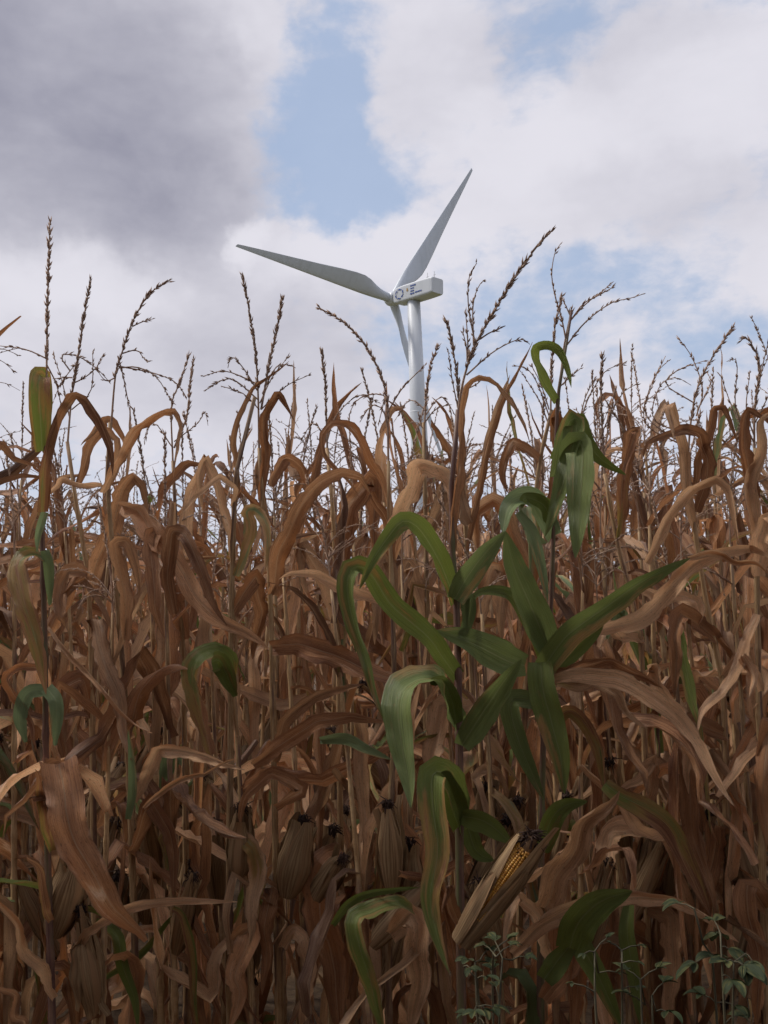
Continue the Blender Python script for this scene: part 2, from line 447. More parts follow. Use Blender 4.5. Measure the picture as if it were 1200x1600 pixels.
def random_leaf(rng, node, az, L, Wd, mode, out, q=1.0, green=False):
    n = int(round(21 * q)) + 1
    s = np.linspace(0, 1, n)
    if mode == 'arch':
        t0, t1 = rng.uniform(15, 42), rng.uniform(115, 178)
        th = t0 + (t1 - t0) * np.clip((s - rng.uniform(.02, .2)) / rng.uniform(.4, .8), 0, 1) ** 1.25
    elif mode == 'break':
        t0, t1, sb = rng.uniform(10, 75), (rng.uniform(150, 190) if rng.random() < .65 else rng.uniform(85, 150)), rng.uniform(.06, .6)
        th = np.where(s < sb, t0 + 25 * s, t1 - 14 * (s - sb))
    elif mode == 'hang':
        t0, t1 = rng.uniform(50, 110), rng.uniform(165, 186)
        th = t0 + (t1 - t0) * np.clip(s / rng.uniform(.1, .25), 0, 1)
    else:                                                               # spear
        t0, t1 = rng.uniform(8, 28), rng.uniform(30, 95); th = t0 + (t1 - t0) * s ** 2
    for _ in range(rng.integers(1, 5)):
        th = th + rng.normal(0, 26) * (s > rng.uniform(.15, .95))
    th = np.clip(th, 4, 196)
    th = np.radians(th + rng.normal(0, 5) * np.sin(s * rng.uniform(4, 10) + rng.uniform(0, 6)))
    a = az + rng.normal(0, .6) * (s > rng.uniform(.1, .7)) + rng.normal(0, .5) * s + .25 * np.sin(s * rng.uniform(3, 9) + rng.uniform(0, 6)) * s
    D = np.stack([np.sin(th) * np.cos(a), np.sin(th) * np.sin(a), np.cos(th)], 1)
    P = node + np.concatenate([[[0, 0, 0]], np.cumsum(D[:-1] * (L / (n - 1)), 0)])
    P[:, 2] = np.maximum(P[:, 2], .01)
    side = np.stack([-np.sin(a), np.cos(a), 0 * a], 1)
    tw = rng.normal(0, .25) + rng.normal(0, 1.7 if not green else .45) * s ** 1.3 + .3 * np.sin(s * rng.uniform(4, 11) + rng.uniform(0, 6)) * s
    side = rot_about(side, tangents(P), tw)
    width = Wd * leaf_profile(s, .5)
    if not green:
        width *= 1 + .10 * np.sin(s * rng.uniform(8, 20) + rng.uniform(0, 6))
        if rng.random() < .25: width = np.maximum(width, Wd * .45 * (s > .1))
    curl = (.25 if green else rng.uniform(.1, .85)) + rng.uniform(-.3, .5) * s + .25 * np.sin(s * rng.uniform(5, 14) + rng.uniform(0, 6))
    out.add(*ribbon(P, side, width, np.clip(curl, .06, 1.6), rng, .002 if green else rng.uniform(.002, .006), 5 if q > .6 else 3,
                    rng.uniform(.05, .32), 0 if green else .18, 0 if green else .075))

def leaf_tint(rng, near=True):
    r = rng.random()
    g = 0.0 if r > .15 else rng.uniform(.45, .85)
    return (g, float(np.clip(rng.lognormal(0, .27), .5, 1.7)), rng.random())

def plant_parts(rng, H, low=.18, q=1.0, ear=True, tas=(.34, .47)):
    """list of (name, Geo, material, colour, parent index or None) of a dry corn plant standing at the origin"""
    parts = []
    lean = rng.normal(0, .022, 2)
    def cen(z): return np.array([lean[0] * (z / H) ** 1.6 * H, lean[1] * (z / H) ** 1.6 * H, z])
    nodes = []; z = .07
    while z < H - .05:
        nodes.append(z); z += rng.uniform(.105, .145)
    g = Geo(); stalk_geo([cen(H * t) for t in (0, .3, .6, .85, 1)], .0125, .0045, nodes if q > .6 else nodes[::2], g, 6 if q > .6 else 4)
    parts.append(('stalk', g, M_STALK, (0, 1, .5), None))
    az0 = rng.uniform(0, 6.28); k = 0
    for h in nodes:
        k += 1
        if h < low or rng.random() < .12: continue
        az = az0 + math.pi * (k % 2) + rng.normal(0, .35); rel = h / H
        p = rng.random()
        if rel > .8: mode = 'spear' if p < .36 else 'arch' if p < .48 else 'break'
        elif rel > .5: mode = 'arch' if p < .2 else 'break' if p < .75 else 'hang' if p < .92 else 'spear'
        else: mode = 'arch' if p < .12 else 'break' if p < .5 else 'hang'
        L = rng.uniform(.42, .80) * (1 if .25 < rel < .8 else .75); Wd = rng.uniform(.03, .075) * (1 if rel < .85 else .72)
        g = Geo(); random_leaf(rng, cen(h + .06) if h + .06 < H else cen(h), az, L, Wd, mode, g, q)
        parts.append(('leaf', g, M_LEAF, leaf_tint(rng), None))
    if ear:
        h = nodes[min(len(nodes) - 1, int(np.searchsorted(nodes, rng.uniform(.82, 1.12))))]
        az = az0 + rng.uniform(0, 6.28); tilt = math.radians(rng.uniform(12, 50) if rng.random() < .6 else rng.uniform(120, 165))
        d = np.array([math.sin(tilt) * math.cos(az), math.sin(tilt) * math.sin(az), math.cos(tilt)])
        hu, si = Geo(), Geo(); ear_geo(cen(h) + .02 * np.array([math.cos(az), math.sin(az), 0]), d, rng.uniform(.2, .27), rng.uniform(.020, .026), rng, hu, si)
        parts.append(('ear', hu, M_HUSK, (0, 1, .5), None)); parts.append(('silk', si, M_SILK, (0, 1, .5), len(parts) - 1))
    if tas:
        g = Geo(); random_tassel(g, rng, cen(H) - np.array([0, 0, .01]), abs(rng.normal(0, .18)), rng.uniform(*tas), 1.0 if q > .9 else .62)
        parts.append(('tassel', g, M_TASSEL, (0, 1, .5), None))
    return parts

# ------------------------------------------------------------------ ground
gv = []; gf = []
RG = [0, 1.5, 3, 5, 8, 12, 20, 40, 90, 200, 500, 1500, 4000]
SG = 48
grng = np.random.default_rng(3)
for i, r in enumerate(RG):
    for j in range(SG):
        a = 2 * math.pi * j / SG
        gv.append((r * math.cos(a), r * math.sin(a), (grng.normal(0, .012) if 0 < r < 25 else 0)))
for i in range(len(RG) - 1):
    for j in range(SG):
        gf.append((i * SG + j, i * SG + (j + 1) % SG, (i + 1) * SG + (j + 1) % SG, (i + 1) * SG + j)[::-1])
ground = link('ground', mesh('ground', gv, gf, M_SOIL)); tag(ground, kind='structure', label='bare brown soil under the standing corn')

# ------------------------------------------------------------------ wind turbine
def turbine():
    hub = at(613, 467, 200.0); phi, tl = math.radians(42.6), math.radians(7.0)
    ah = np.array([-math.sin(phi), math.cos(phi), 0]); up = np.array([0, 0, 1.])
    side = np.array([math.cos(phi), math.sin(phi), 0])
    tw = hub - ah * 5.9; base = np.array([tw[0], tw[1], 0.0])
    root = link('wind_turbine', None, None, base)
    tag(root, 'white three-bladed wind turbine rising behind the corn', 'wind turbine')
    def part(name, g, mat, parent=root, smooth=True):
        v, f, u = g.arr(); return link(name, mesh(name, v - base, f, mat, u, smooth), parent)
    top = hub[2] - 1.85
    g = Geo(); zs = np.array([-.2, .3, .32, top * .33, top * .34, top * .66, top * .67, top]); R = np.interp(zs, [0, top], [2.15, 1.22]); R[1] += .18; R[0] += .18
    g.add(*tube(np.stack([0 * zs + base[0], 0 * zs + base[1], zs], 1), R, 40))
    t = part('tower', g, M_WHITE)
    for k, zz in enumerate((top * .335, top * .665)):
        g = Geo(); r = np.interp(zz, [0, top], [2.15, 1.22])
        g.add(*tube(np.array([[base[0], base[1], zz - .07], [base[0], base[1], zz + .07]]), (r + .03, r + .03), 40)); part('flange', g, M_WHITE, t)
    # nacelle: rounded box swept along the axis, slightly tilted
    a = unit(ah * math.cos(math.radians(3)) + up * math.sin(math.radians(3))); nu = np.cross(side, a)
    g = Geo(); prof = []
    for cx, cz, q in ((1, 1, 0), (-1, 1, 1), (-1, -1, 2), (1, -1, 3)):
        for k in range(5):
            an = math.pi / 2 * (q + k / 4); prof.append((cx * (1.62 - .42) + .42 * math.cos(an), cz * (1.62 - .42) + .42 * math.sin(an)))
    stations = [(-1.25, .55), (-1.5, .72), (-2.1, .88), (-3.2, .97), (-5, 1), (-9, 1.0), (-11.7, .97), (-12.3, .93), (-12.45, .88)]
    V = []; U = []
    for (x, s) in stations:
        for (py_, pz) in prof:
            V.append(hub + a * x + side * py_ * s + nu * (pz * s - .2)); U.append((py_, x))
    np_ = len(prof); f = [(i * np_ + j, i * np_ + (j + 1) % np_, (i + 1) * np_ + (j + 1) % np_, (i + 1) * np_ + j)
                          for i in range(len(stations) - 1) for j in range(np_)]
    f.append(tuple(range(np_))[::-1]); f.append(tuple((len(stations) - 1) * np_ + j for j in range(np_)))
    g.add(np.array(V), f, U); nac = part('nacelle', g, M_WHITE, root, False)
    # rear grille
    def panel(c, ex, ey, w_, h_, th, nrm, mat, name, parent):
        g = Geo(); v = [c + ex * sx * w_ / 2 + ey * sy * h_ / 2 + nrm * sz * th for sz in (0, 1) for sx, sy in ((-1, -1), (1, -1), (1, 1), (-1, 1))]
        g.add(np.array(v), [(0, 1, 2, 3), (4, 7, 6, 5), (0, 4, 5, 1), (1, 5, 6, 2), (2, 6, 7, 3), (3, 7, 4, 0)], [(0, 0)] * 8)
        return part(name, g, mat, parent, False)
    # neck collar between tower and nacelle
    g = Geo(); g.add(*tube(np.array([[base[0], base[1], top - .25], [base[0], base[1], top + .35]]), (1.32, 1.32), 32)); part('yaw_collar', g, M_WHITE)
    # emblem: broken ring of blue swooshes and lines of lettering on the side towards us
    out = -side; org = hub + out * 1.645
    def mark_pts(x, z): return org - a * x + nu * (z * .85 - .2)
    def strip(pts_o, pts_i, mat, name):
        g = Geo(); n = len(pts_o)
        V = [p for p in pts_o] + [p for p in pts_i] + [p + out * .03 for p in pts_o] + [p + out * .03 for p in pts_i]
        f = [(2 * n + i, 2 * n + i + 1, 3 * n + i + 1, 3 * n + i) for i in range(n - 1)] + [(i, i + 1, 2 * n + i + 1, 2 * n + i) for i in range(n - 1)] + \
            [(n + i, 3 * n + i, 3 * n + i + 1, n + i + 1) for i in range(n - 1)]
        g.add(np.array(V), f, [(0, 0)] * len(V)); return part(name, g, mat, nac, False)
    for k in range(6):
        th = np.radians(np.linspace(k * 60 + 4, k * 60 + 54, 9)); wd = np.linspace(.10, .36, 9)
        strip([mark_pts(3.7 - 1.16 * math.cos(t_), 1.16 * math.sin(t_)) for t_ in th],
              [mark_pts(3.7 - (1.16 - wd[i]) * math.cos(t_), (1.16 - wd[i]) * math.sin(t_)) for i, t_ in enumerate(th)], M_BLUE, 'emblem')
    for (x0, x1, z, h_) in ((6.75, 7.15, 1.02, .3), (7.22, 7.6, 1.02, .3), (7.68, 8.2, 1.02, .3), (6.8, 7.2, .42, .26), (7.3, 7.75, .42, .26),
                            (6.8, 7.25, -.18, .26), (7.33, 7.75, -.18, .26), (6.75, 7.3, -.78, .32), (7.38, 7.85, -.78, .32),
                            (8.1, 8.7, -.72, .3), (8.78, 9.3, -.70, .28), (9.38, 9.8, -.70, .26)):
        strip([mark_pts(x0, z + h_ / 2), mark_pts(x1, z + h_ / 2)], [mark_pts(x0, z - h_ / 2), mark_pts(x1, z - h_ / 2)], M_BLUE, 'lettering')
    strip([mark_pts(5.75, .75), mark_pts(6.1, .75)], [mark_pts(5.75, .05), mark_pts(6.1, .05)], M_GOLD, 'lettering')
    # antennas / wind vane
    for x, h_ in ((9.4, 1.75), (11.2, 1.6)):
        b0 = hub - a * x + nu * 1.35 + side * .4; g = Geo()
        g.add(*tube(np.array([b0, b0 + up * h_]), (.055, .04), 6))
        g.add(*tube(np.array([b0 + up * .9 - a * .3, b0 + up * .9 + a * .3]), (.04, .04), 5)); part('wind_mast', g, M_STEEL)
    # rotor
    ar = unit(ah * math.cos(tl) + up * math.sin(tl)); v_ = np.cross(side, ar)
    g = Geo(); x = np.array([-1.35, -1.2, -.6, .2, .9, 1.5, 1.85, 2.0]); r = np.array([1.2, 1.38, 1.45, 1.45, 1.3, .9, .4, .03])
    g.add(*tube(hub + ar * x[:, None], r, 28)); hb = part('hub', g, M_WHITE)
    for k in range(3):
        t = math.radians(57.3) + k * 2 * math.pi / 3; cone = math.radians(-1.1)
        rad = unit((math.cos(t) * side + math.sin(t) * v_) * math.cos(cone) + ar * math.sin(cone)); tan = np.cross(ar, rad)
        RL = 37.2; st = np.array([.9, 1.6, 2.6, 3.8, 5.2, 6.8, 8.4, 10.5, 14, 19, 24, 29, 33, 35.8, 36.9, 37.2])
        ch = np.interp(st, [.9, 2.2, 4.4, 6.6, 8.2, 10.5, 14, 20, 28, 35, 36.9, 37.2], [1.75, 1.75, 2.2, 3.1, 3.5, 3.45, 3.1, 2.35, 1.5, .75, .5, .12])
        tk = np.interp(st, [.9, 2.2, 4.4, 7, 10, 20, 37.2], [1.75, 1.75, 1.6, 1.15, .8, .4, .05])
        tws = -np.radians(np.interp(st, [0, 4, 7, 14, 25, 37.2], [30, 30, 28, 22, 17, 15]))
        lead = np.interp(st, [.9, 2.2, 5, 8, 37.2], [.875, .875, .95, .95, .22])
        n = 16; V = []; U = []
        for i in range(len(st)):
            rnd = np.clip(1 - (st[i] - 2) / 4.5, 0, 1)
            c = -1 * (tan * math.cos(tws[i]) + ar * math.sin(tws[i])) if True else 0
            nn = np.cross(rad, c)
            for j in range(n):
                an = 2 * math.pi * j / n
                xx = math.cos(an); yy = math.sin(an)
                # airfoil: blunt nose at xx = 1, sharp tail at xx = -1
                ya = yy * (.5 + .5 * xx) ** .55 if xx > -1 else 0
                y = (yy * rnd + (1 - rnd) * ya * .75) * tk[i] / 2
                xc = (lead[i] - ch[i] / 2) + xx * ch[i] / 2
                V.append(hub + rad * st[i] + c * xc + nn * y); U.append((j / n, st[i]))
        f = [(i * n + j, i * n + (j + 1) % n, (i + 1) * n + (j + 1) % n, (i + 1) * n + j) for i in range(len(st) - 1) for j in range(n)]
        f.append(tuple((len(st) - 1) * n + j for j in range(n))); g = Geo(); g.add(np.array(V), f, U); part('blade', g, M_BLADE)
turbine()

# ------------------------------------------------------------------ the plants one can tell apart at the edge of the field
VIEW = lambda P: unit(P - CP)

class Hero:
    def __init__(s, label, D, stalk, mat=M_STALK, r=(.013, .0045), seed=1, name='corn_plant', nodes=None):
        s.rng = np.random.default_rng(seed); s.D = D
        pts = np.array([at(x, y, D) for x, y in stalk]); pts = pts[np.argsort(pts[:, 2])]
        b = pts[0].copy(); foot = np.array([b[0] + s.rng.normal(0, .01), b[1] + .02, 0.0])
        if b[2] > .3: pts = np.vstack([foot, (foot + b) / 2, pts])
        s.base = foot
        s.root = link(name, None, None, tuple(foot)); tag(s.root, label, 'corn plant')
        if nodes is None:
            nodes = []; z = .07
            while z < pts[-1][2] - .04: nodes.append(z); z += s.rng.uniform(.14, .18)
        else: nodes = [.07, .2, .34] + sorted(at(600, y, D)[2] for y in nodes)
        g = Geo(); stalk_geo(pts, r[0], r[1], nodes, g, 8); s.pts = pts
        s.part('stalk', g, mat, (0, 1, .5))
    def part(s, name, g, mat, color=None, parent=None):
        v, f, u = g.arr()
        return link(name, mesh(name, v - s.base, f, mat, u), parent or s.root, None, color)
    def leaf(s, pts, wpx, col=(0, 1, .5), D=(0, 0), tw=(0, 0), base=.55, blunt=0.0, curl=.35, ripple=.003, keel=.12, n=22, tear=.0):
        """pts = course of the blade in photo pixels, from its base; D = depth added at base ... tip; tw = turn in degrees"""
        if col[0] > .6: col = (col[0] * (.90 if col[0] > .88 else 1.06), col[1], col[2])
        k = len(pts); dd = np.interp(np.linspace(0, 1, k), np.linspace(0, 1, len(D)), D) + s.D
        P, ln = spline([at(x, y, d) for (x, y), d in zip(pts, dd)], n)
        if col[0] < .6:                                  # dead blades fold sharply instead of bowing
            Q0 = np.array([at(x, y, d) for (x, y), d in zip(pts, dd)])
            L0 = np.concatenate([[0], np.cumsum(np.linalg.norm(np.diff(Q0, axis=0), axis=1))]); x0 = np.linspace(0, L0[-1], n + 1)
            P = .25 * P + .75 * np.stack([np.interp(x0, L0, Q0[:, a_]) for a_ in range(3)], 1)
            x_ = np.linspace(0, 1, n + 1)
            for a_ in range(3):
                fr = s.rng.uniform(4, 15, 3); P[:, a_] += .0035 * sum(np.sin(x_ * fr[m_] + s.rng.uniform(0, 6)) for m_ in range(3)) * np.minimum(1, x_ * 4)
        T = tangents(P); side = unit(np.cross(T, VIEW(P))); q = np.linspace(0, 1, n + 1)
        side = rot_about(side, T, np.radians(np.interp(q, np.linspace(0, 1, len(tw)), tw)))
        # keep the turn steady where the blade doubles back
        for i in range(1, n + 1):
            if (side[i] * side[i - 1]).sum() < -.3: side[i:] *= -1
        wd = wpx * s.D / F * leaf_profile(q, base, blunt)
        if blunt: wd[-1] *= .6
        if isinstance(curl, tuple): cu = np.interp(q, np.linspace(0, 1, len(curl)), curl)
        else: cu = curl + .12 * np.sin(q * 9 + s.rng.uniform(0, 6))
        g = Geo(); g.add(*ribbon(P, side, wd, np.clip(cu, .05, 1.7), s.rng, ripple, 7, keel, tear, .06 if col[0] < .6 else .02))
        return s.part('leaf', g, M_LEAF, col)
    def dry(s, pts, wpx, D=(0, 0), tw=(0, 0), b=None, v=None, **kw):
        kw.setdefault('curl', s.rng.uniform(.08, .5)); kw.setdefault('keel', s.rng.uniform(.08, .34)); kw.setdefault('ripple', .0055); kw.setdefault('tear', .18); kw.setdefault('n', 26)
        return s.leaf(pts, wpx * (.70 if min(p_[1] for p_ in pts) < 720 else .86), (kw.pop('g', 0.0), 1.12 * b if b else s.rng.uniform(.8, 1.3), v if v is not None else s.rng.random()), D, tw, **kw)
    def tassel(s, main, branches=(), spike=.4, D=0.0, fat=1.0):
        g = Geo(); k = len(main)
        tassel_branch([at(x, y, s.D + D * i / (k - 1)) for i, (x, y) in enumerate(main)], g, s.rng, spike, .0036, .0130 * fat, .0018 * fat, 3, 17, .0018)
        for br in branches:
            dz = s.rng.uniform(-.06, .06); k = len(br)
            tassel_branch([at(x, y, s.D + dz * i / (k - 1)) for i, (x, y) in enumerate(br)], g, s.rng, .10, .0040, .0105, .0016, 1, 18, .0012)
        return s.part('tassel', g, M_TASSEL)
    def ear(s, p0, p1, rpx, D=0.0, D1=0.0, silk=True):
        a, b = at(*p0, s.D + D), at(*p1, s.D + D + D1); hu, si = Geo(), Geo()
        ear_geo(a, b - a, np.linalg.norm(b - a), rpx * s.D / F, s.rng, hu, si)
        e = s.part('ear', hu, M_HUSK)
        if silk: s.part('silk', si, M_SILK, None, e)
        return e

# --- tall plant with a green-striped top leaf, at the edge of the picture
h = Hero('tall corn plant with upright spike tassel and green-striped top leaf, leftmost in front', 2.15,
         [(73, 600), (72, 700), (66, 830), (70, 1000), (72, 1200), (76, 1400), (82, 1620)], M_PURPLE, (.011, .0045), 11)
h.tassel([(73, 640), (73, 560), (75, 450), (78, 345)], [[(72, 560), (40, 546), (-4, 540)], [(73, 570), (88, 600), (97, 640)]], .25)
h.leaf([(66, 705), (63, 650), (61, 607), (62, 588), (67, 592), (73, 620), (77, 668)], 35, (.66, 1.3, .3), (0, -.03, -.04, -.02, .03, .05, .06), (0, 5, 0), .6, 0, .3, .002, n=30)
h.leaf([(66, 800), (66, 745), (72, 690), (90, 645), (116, 617), (140, 622), (160, 655), (170, 700), (173, 748)], 25, (.56, 1.05, .2), (-.03, -.05, -.1), (25, 60, 35, 10), .75)
h.dry([(68, 872), (48, 866), (28, 885), (38, 940), (58, 1010), (72, 1085)], 42, (-.02, -.1, -.16), (60, 10, -10), g=.60, v=.6, curl=.3)
h.leaf([(70, 860), (76, 885), (78, 945)], 17, (.85, 1.1, .8), (-.02, -.03), (0, 0), .8, .4)
h.leaf([(70, 800), (60, 835), (58, 862)], 13, (.9, 1.6, .98), (-.02, -.04), (0, 0), .8, .3)
h.leaf([(74, 1075), (88, 1100), (86, 1165)], 24, (.9, 1.15, .98), (-.02, -.05), (10, -10), .8, .3)
h.leaf([(70, 1080), (45, 1085), (32, 1120), (40, 1160)], 26, (.85, 1.1, .95), (-.02, -.05), (30, -10), .8, .3)
h.dry([(68, 1045), (30, 1040), (12, 1055), (22, 1090), (52, 1140), (66, 1190)], 20, (0, -.06), (20, 50), b=1.2)
h.dry([(92, 1194), (98, 1230), (106, 1270), (124, 1320), (150, 1365), (178, 1410), (222, 1478)], 62, (-.12, -.2, -.2), (0, 0, 10, 25), v=.45, b=.95, n=34, curl=(.1, .2, .15, .4), blunt=.2, base=1.0, tear=.05)
h.dry([(78, 1240), (84, 1205), (92, 1193)], 50, (-.02, -.12), (60, 5), v=.45, b=.9, base=1.0, blunt=.9, curl=.2)
h.leaf([(80, 1330), (66, 1260), (52, 1200)], 17, (.5, 1.1, .2), (-.02, -.1), (30, 10), .7)
h.leaf([(78, 1440), (64, 1390), (48, 1330)], 15, (.5, 1.1, .1), (-.03, -.1), (30, 10), .8)
h.ear((84, 1460), (118, 1340), 27, .05); h.ear((128, 1470), (142, 1578), 21, .03, .02, False)
h.dry([(84, 1560), (50, 1500), (20, 1440), (-10, 1400)], 24, (-.02, -.1), (20, 0))
h.dry([(40, 1600), (20, 1560), (-20, 1540)], 18, (-.1, -.2))

# --- dry plant between the edge and the folded green leaf
h = Hero('dry corn plant with brown double-branched tassel beside the leftmost tall plant', 2.4,
         [(105, 690), (118, 780), (135, 880), (142, 1000), (145, 1200), (150, 1620)], M_STALK, (.013, .0045), 12)
h.tassel([(105, 700), (113, 610), (123, 550), (130, 500), (142, 437)], [[(112, 620), (120, 570), (95, 600), (84, 625)], [(108, 650), (98, 600), (83, 553)],
         [(110, 580), (95, 556), (120, 556), (150, 575), (172, 598)], [(112, 640), (142, 610), (145, 548)], [(112, 600), (132, 590), (150, 575), (162, 552)], [(113, 590), (100, 590), (82, 592)]], .3)
h.dry([(140, 1000), (147, 963), (158, 1010), (175, 1070), (192, 1130), (206, 1190)], 36, (-.1, -.25), (60, 0, 0), v=.7, curl=.35)
h.dry([(75, 980), (100, 1010), (140, 1060), (190, 1108), (238, 1146)], 13, (-.2, -.3), (0, 40), b=1.15, curl=1.4, v=.9)
h.dry([(140, 930), (160, 850), (190, 775), (212, 744), (226, 760), (228, 800)], 38, (-.05, -.1), (20, 0, 50), v=.6, b=1.0, n=30)
h.dry([(142, 900), (105, 890), (92, 930), (104, 985)], 34, (-.05, -.1), (40, 0), v=.6)
h.dry([(72, 770), (105, 752), (135, 752), (160, 768), (170, 800)], 15, (-.05, -.1), (20, 60), v=.9, b=1.2)
h.dry([(120, 760), (140, 700), (165, 650), (185, 655), (196, 690), (190, 720)], 26, (0, .02), (30, 0))
h.dry([(145, 1120), (128, 1060), (100, 1070), (92, 1140), (98, 1200)], 36, (0, -.05), (30, 0), v=.2, b=.85)
h.leaf([(200, 1280), (207, 1235), (205, 1180), (200, 1140)], 13, (.9, 1.1, .9), (-.25, -.25), (0, 0), .6)
h.dry([(146, 1500), (110, 1490), (140, 1450), (200, 1420), (280, 1410), (372, 1410)], 20, (-.2, -.3), (30, 10, 0), g=.3, v=.8, b=1.15, n=28, curl=.5)
h.leaf([(150, 1440), (182, 1460), (192, 1510), (210, 1560), (216, 1610)], 20, (.95, 1.0, .2), (-.1, -.2), (10, 0))
h.leaf([(160, 1530), (220, 1490), (262, 1440), (280, 1425)], 13, (.8, .9, .3), (-.05, -.1), (30, 10))
h.leaf([(270, 1420), (285, 1432), (300, 1490), (303, 1560), (310, 1610)], 15, (.62, 1.0, .3), (-.2, -.2), (0, 20))
h.ear((165, 1440), (185, 1370), 22, .12); h.ear((230, 1440), (240, 1360), 22, .2)

# --- plant with curved tassel (hooked to one side), arching leaf
h = Hero('dry corn plant with tassel curving to a hook and an arched brown leaf below', 2.3,
         [(172, 660), (168, 760), (180, 900), (196, 1100), (205, 1300), (215, 1620)], M_STALK, (.012, .0045), 13)
h.tassel([(172, 690), (180, 590), (190, 553), (207, 503), (233, 460), (263, 439)], [[(207, 510), (222, 503), (240, 498)], [(192, 552), (214, 547), (226, 562), (234, 565)],
         [(186, 575), (215, 574), (245, 590), (268, 628)], [(185, 572), (240, 583), (275, 598), (292, 622)], [(184, 556), (193, 590), (205, 655)], [(180, 590), (165, 595), (150, 576)]], .35)
h.dry([(160, 770), (180, 730), (215, 672), (248, 643), (272, 642), (284, 672), (280, 705), (270, 748)], 26, (-.02, -.1, -.1), (15, 30, 60), v=.8, b=1.15, n=28)
h.dry([(165, 760), (185, 690), (150, 660), (130, 700)], 20, (0, -.05), (30, 0))
h.dry([(190, 790), (215, 795), (255, 850), (300, 920), (350, 970), (418, 1016)], 42, (-.1, -.3), (30, 0, 10), v=.65, b=1.1, n=28)
h.dry([(272, 960), (262, 900), (266, 830), (285, 835), (320, 900), (356, 976)], 28, (-.25, -.35), (0, 10, 0), v=.1, b=.95, g=.35, n=34)
h.dry([(285, 900), (245, 830), (232, 870), (240, 950), (262, 1000)], 32, (-.15, -.25), (30, 0), v=.4)
h.dry([(196, 1000), (185, 850), (205, 845), (212, 880), (215, 930)], 30, (-.05, -.05), (20, 0), v=.65, b=1.0)
h.dry([(210, 1250), (250, 1165), (300, 1182), (345, 1190), (385, 1205)], 26, (-.1, -.3), (0, 30), v=.95, g=.3, b=1.0)
h.dry([(225, 1262), (262, 1232), (310, 1205), (365, 1195)], 15, (-.25, -.3), (0, 0), v=.8, b=.95, curl=1.5, blunt=.4)
h.dry([(205, 1330), (240, 1250), (262, 1300), (272, 1400)], 34, (-.05, -.1), (40, 0), b=.8, v=.3)

# --- plant with the folded green-and-brown leaf
h = Hero('dry corn plant with a folded half-green leaf hanging at mid height', 2.3,
         [(398, 620), (372, 720), (364, 850), (361, 1000), (360, 1200), (358, 1400), (360, 1620)], M_STALK, (.012, .0045), 14)
h.dry([(372, 770), (366, 700), (374, 655), (395, 612), (425, 580), (445, 562)], 15, (0, .05), (20, 0), v=.6)
h.dry([(360, 1075), (345, 1028), (318, 1030), (306, 1060), (316, 1120), (330, 1180)], 50, (-.05, -.15), (60, 50, 0), g=.66, v=.3, b=.95, n=26, blunt=.4, curl=.25)
h.leaf([(330, 1035), (345, 1035), (368, 1088)], 32, (.7, .8, .2), (-.14, -.1), (20, 0), .9, .3)
h.dry([(368, 900), (390, 830), (385, 800), (402, 797), (418, 830), (414, 895)], 26, (0, -.1), (30, 0), g=.62, v=.95, b=1.2)
h.dry([(362, 880), (345, 760), (320, 715), (308, 745), (315, 800)], 26, (0, 0), (40, 0), v=.9, b=1.15)
h.dry([(362, 790), (370, 760), (340, 745), (318, 770), (285, 800), (280, 850)], 15, (0, -.1), (30, 50), v=.9, b=1.1)
h.dry([(362, 960), (400, 900), (408, 960), (395, 1030)], 36, (0, .1), (10, 0), v=.4)
h.ear((372, 1370), (377, 1262), 17, -.02)
h.dry([(360, 1300), (395, 1320), (398, 1400), (392, 1480)], 36, (-.02, -.1), (10, 0), g=.45, v=.95, b=.8, curl=.3)
h.dry([(360, 1480), (385, 1455), (372, 1530), (362, 1610)], 46, (0, -.1), (20, 0), v=.6)

# --- plant with twin spikes
h = Hero('dry corn plant with twin dark tassel spikes rising side by side', 2.35,
         [(405, 700), (412, 800), (422, 920), (428, 1200), (432, 1400), (436, 1620)], M_STALK, (.0115, .0045), 15)
h.tassel([(405, 710), (403, 610), (398, 540), (388, 478), (379, 431)], [[(408, 640), (421, 567), (432, 516), (441, 468)], [(402, 610), (380, 575), (362, 557), (356, 575)],
         [(402, 600), (353, 580), (317, 588)], [(404, 625), (360, 592), (318, 611)], [(405, 640), (380, 615), (345, 603)], [(406, 630), (425, 590), (450, 558)],
         [(410, 615), (430, 575), (450, 570), (462, 575)], [(408, 640), (446, 604), (483, 586)]], .36)
h.tassel([(408, 640), (421, 567), (432, 516), (441, 468)], (), .3)
h.dry([(408, 780), (412, 690), (420, 640), (433, 608), (446, 628), (470, 668)], 25, (0, -.05), (0, 0, 60), v=.3, b=1.0, n=26)
h.dry([(425, 930), (437, 865), (465, 800), (500, 757), (532, 736), (560, 742), (582, 778)], 36, (0, -.15, -.1), (20, 0, 30), v=.6, b=1.0, n=32)
h.dry([(422, 760), (440, 720), (470, 730), (490, 770)], 26, (0, .1), (20, 0))
h.dry([(600, 945), (548, 922), (490, 903), (455, 902), (440, 908)], 28, (-.15, -.2), (40, 0, 40), v=.95, b=1.25, curl=.9)
h.dry([(425, 1010), (470, 1006), (520, 1020), (560, 1042), (610, 1058), (660, 1068)], 48, (-.05, -.2), (20, 0, 15), v=.25, b=1.0, n=26)
h.dry([(428, 1190), (440, 1130), (490, 1095), (540, 1075), (575, 1062)], 25, (-.05, -.2), (20, 0), v=.6)
h.dry([(395, 1195), (440, 1165), (490, 1125), (550, 1118), (606, 1130)], 32, (-.1, -.15), (20, 0, 30), v=.4)
h.leaf([(500, 1156), (540, 1154), (572, 1170), (612, 1187)], 19, (.8, 1.15, .98), (-.1, -.15), (20, 0))
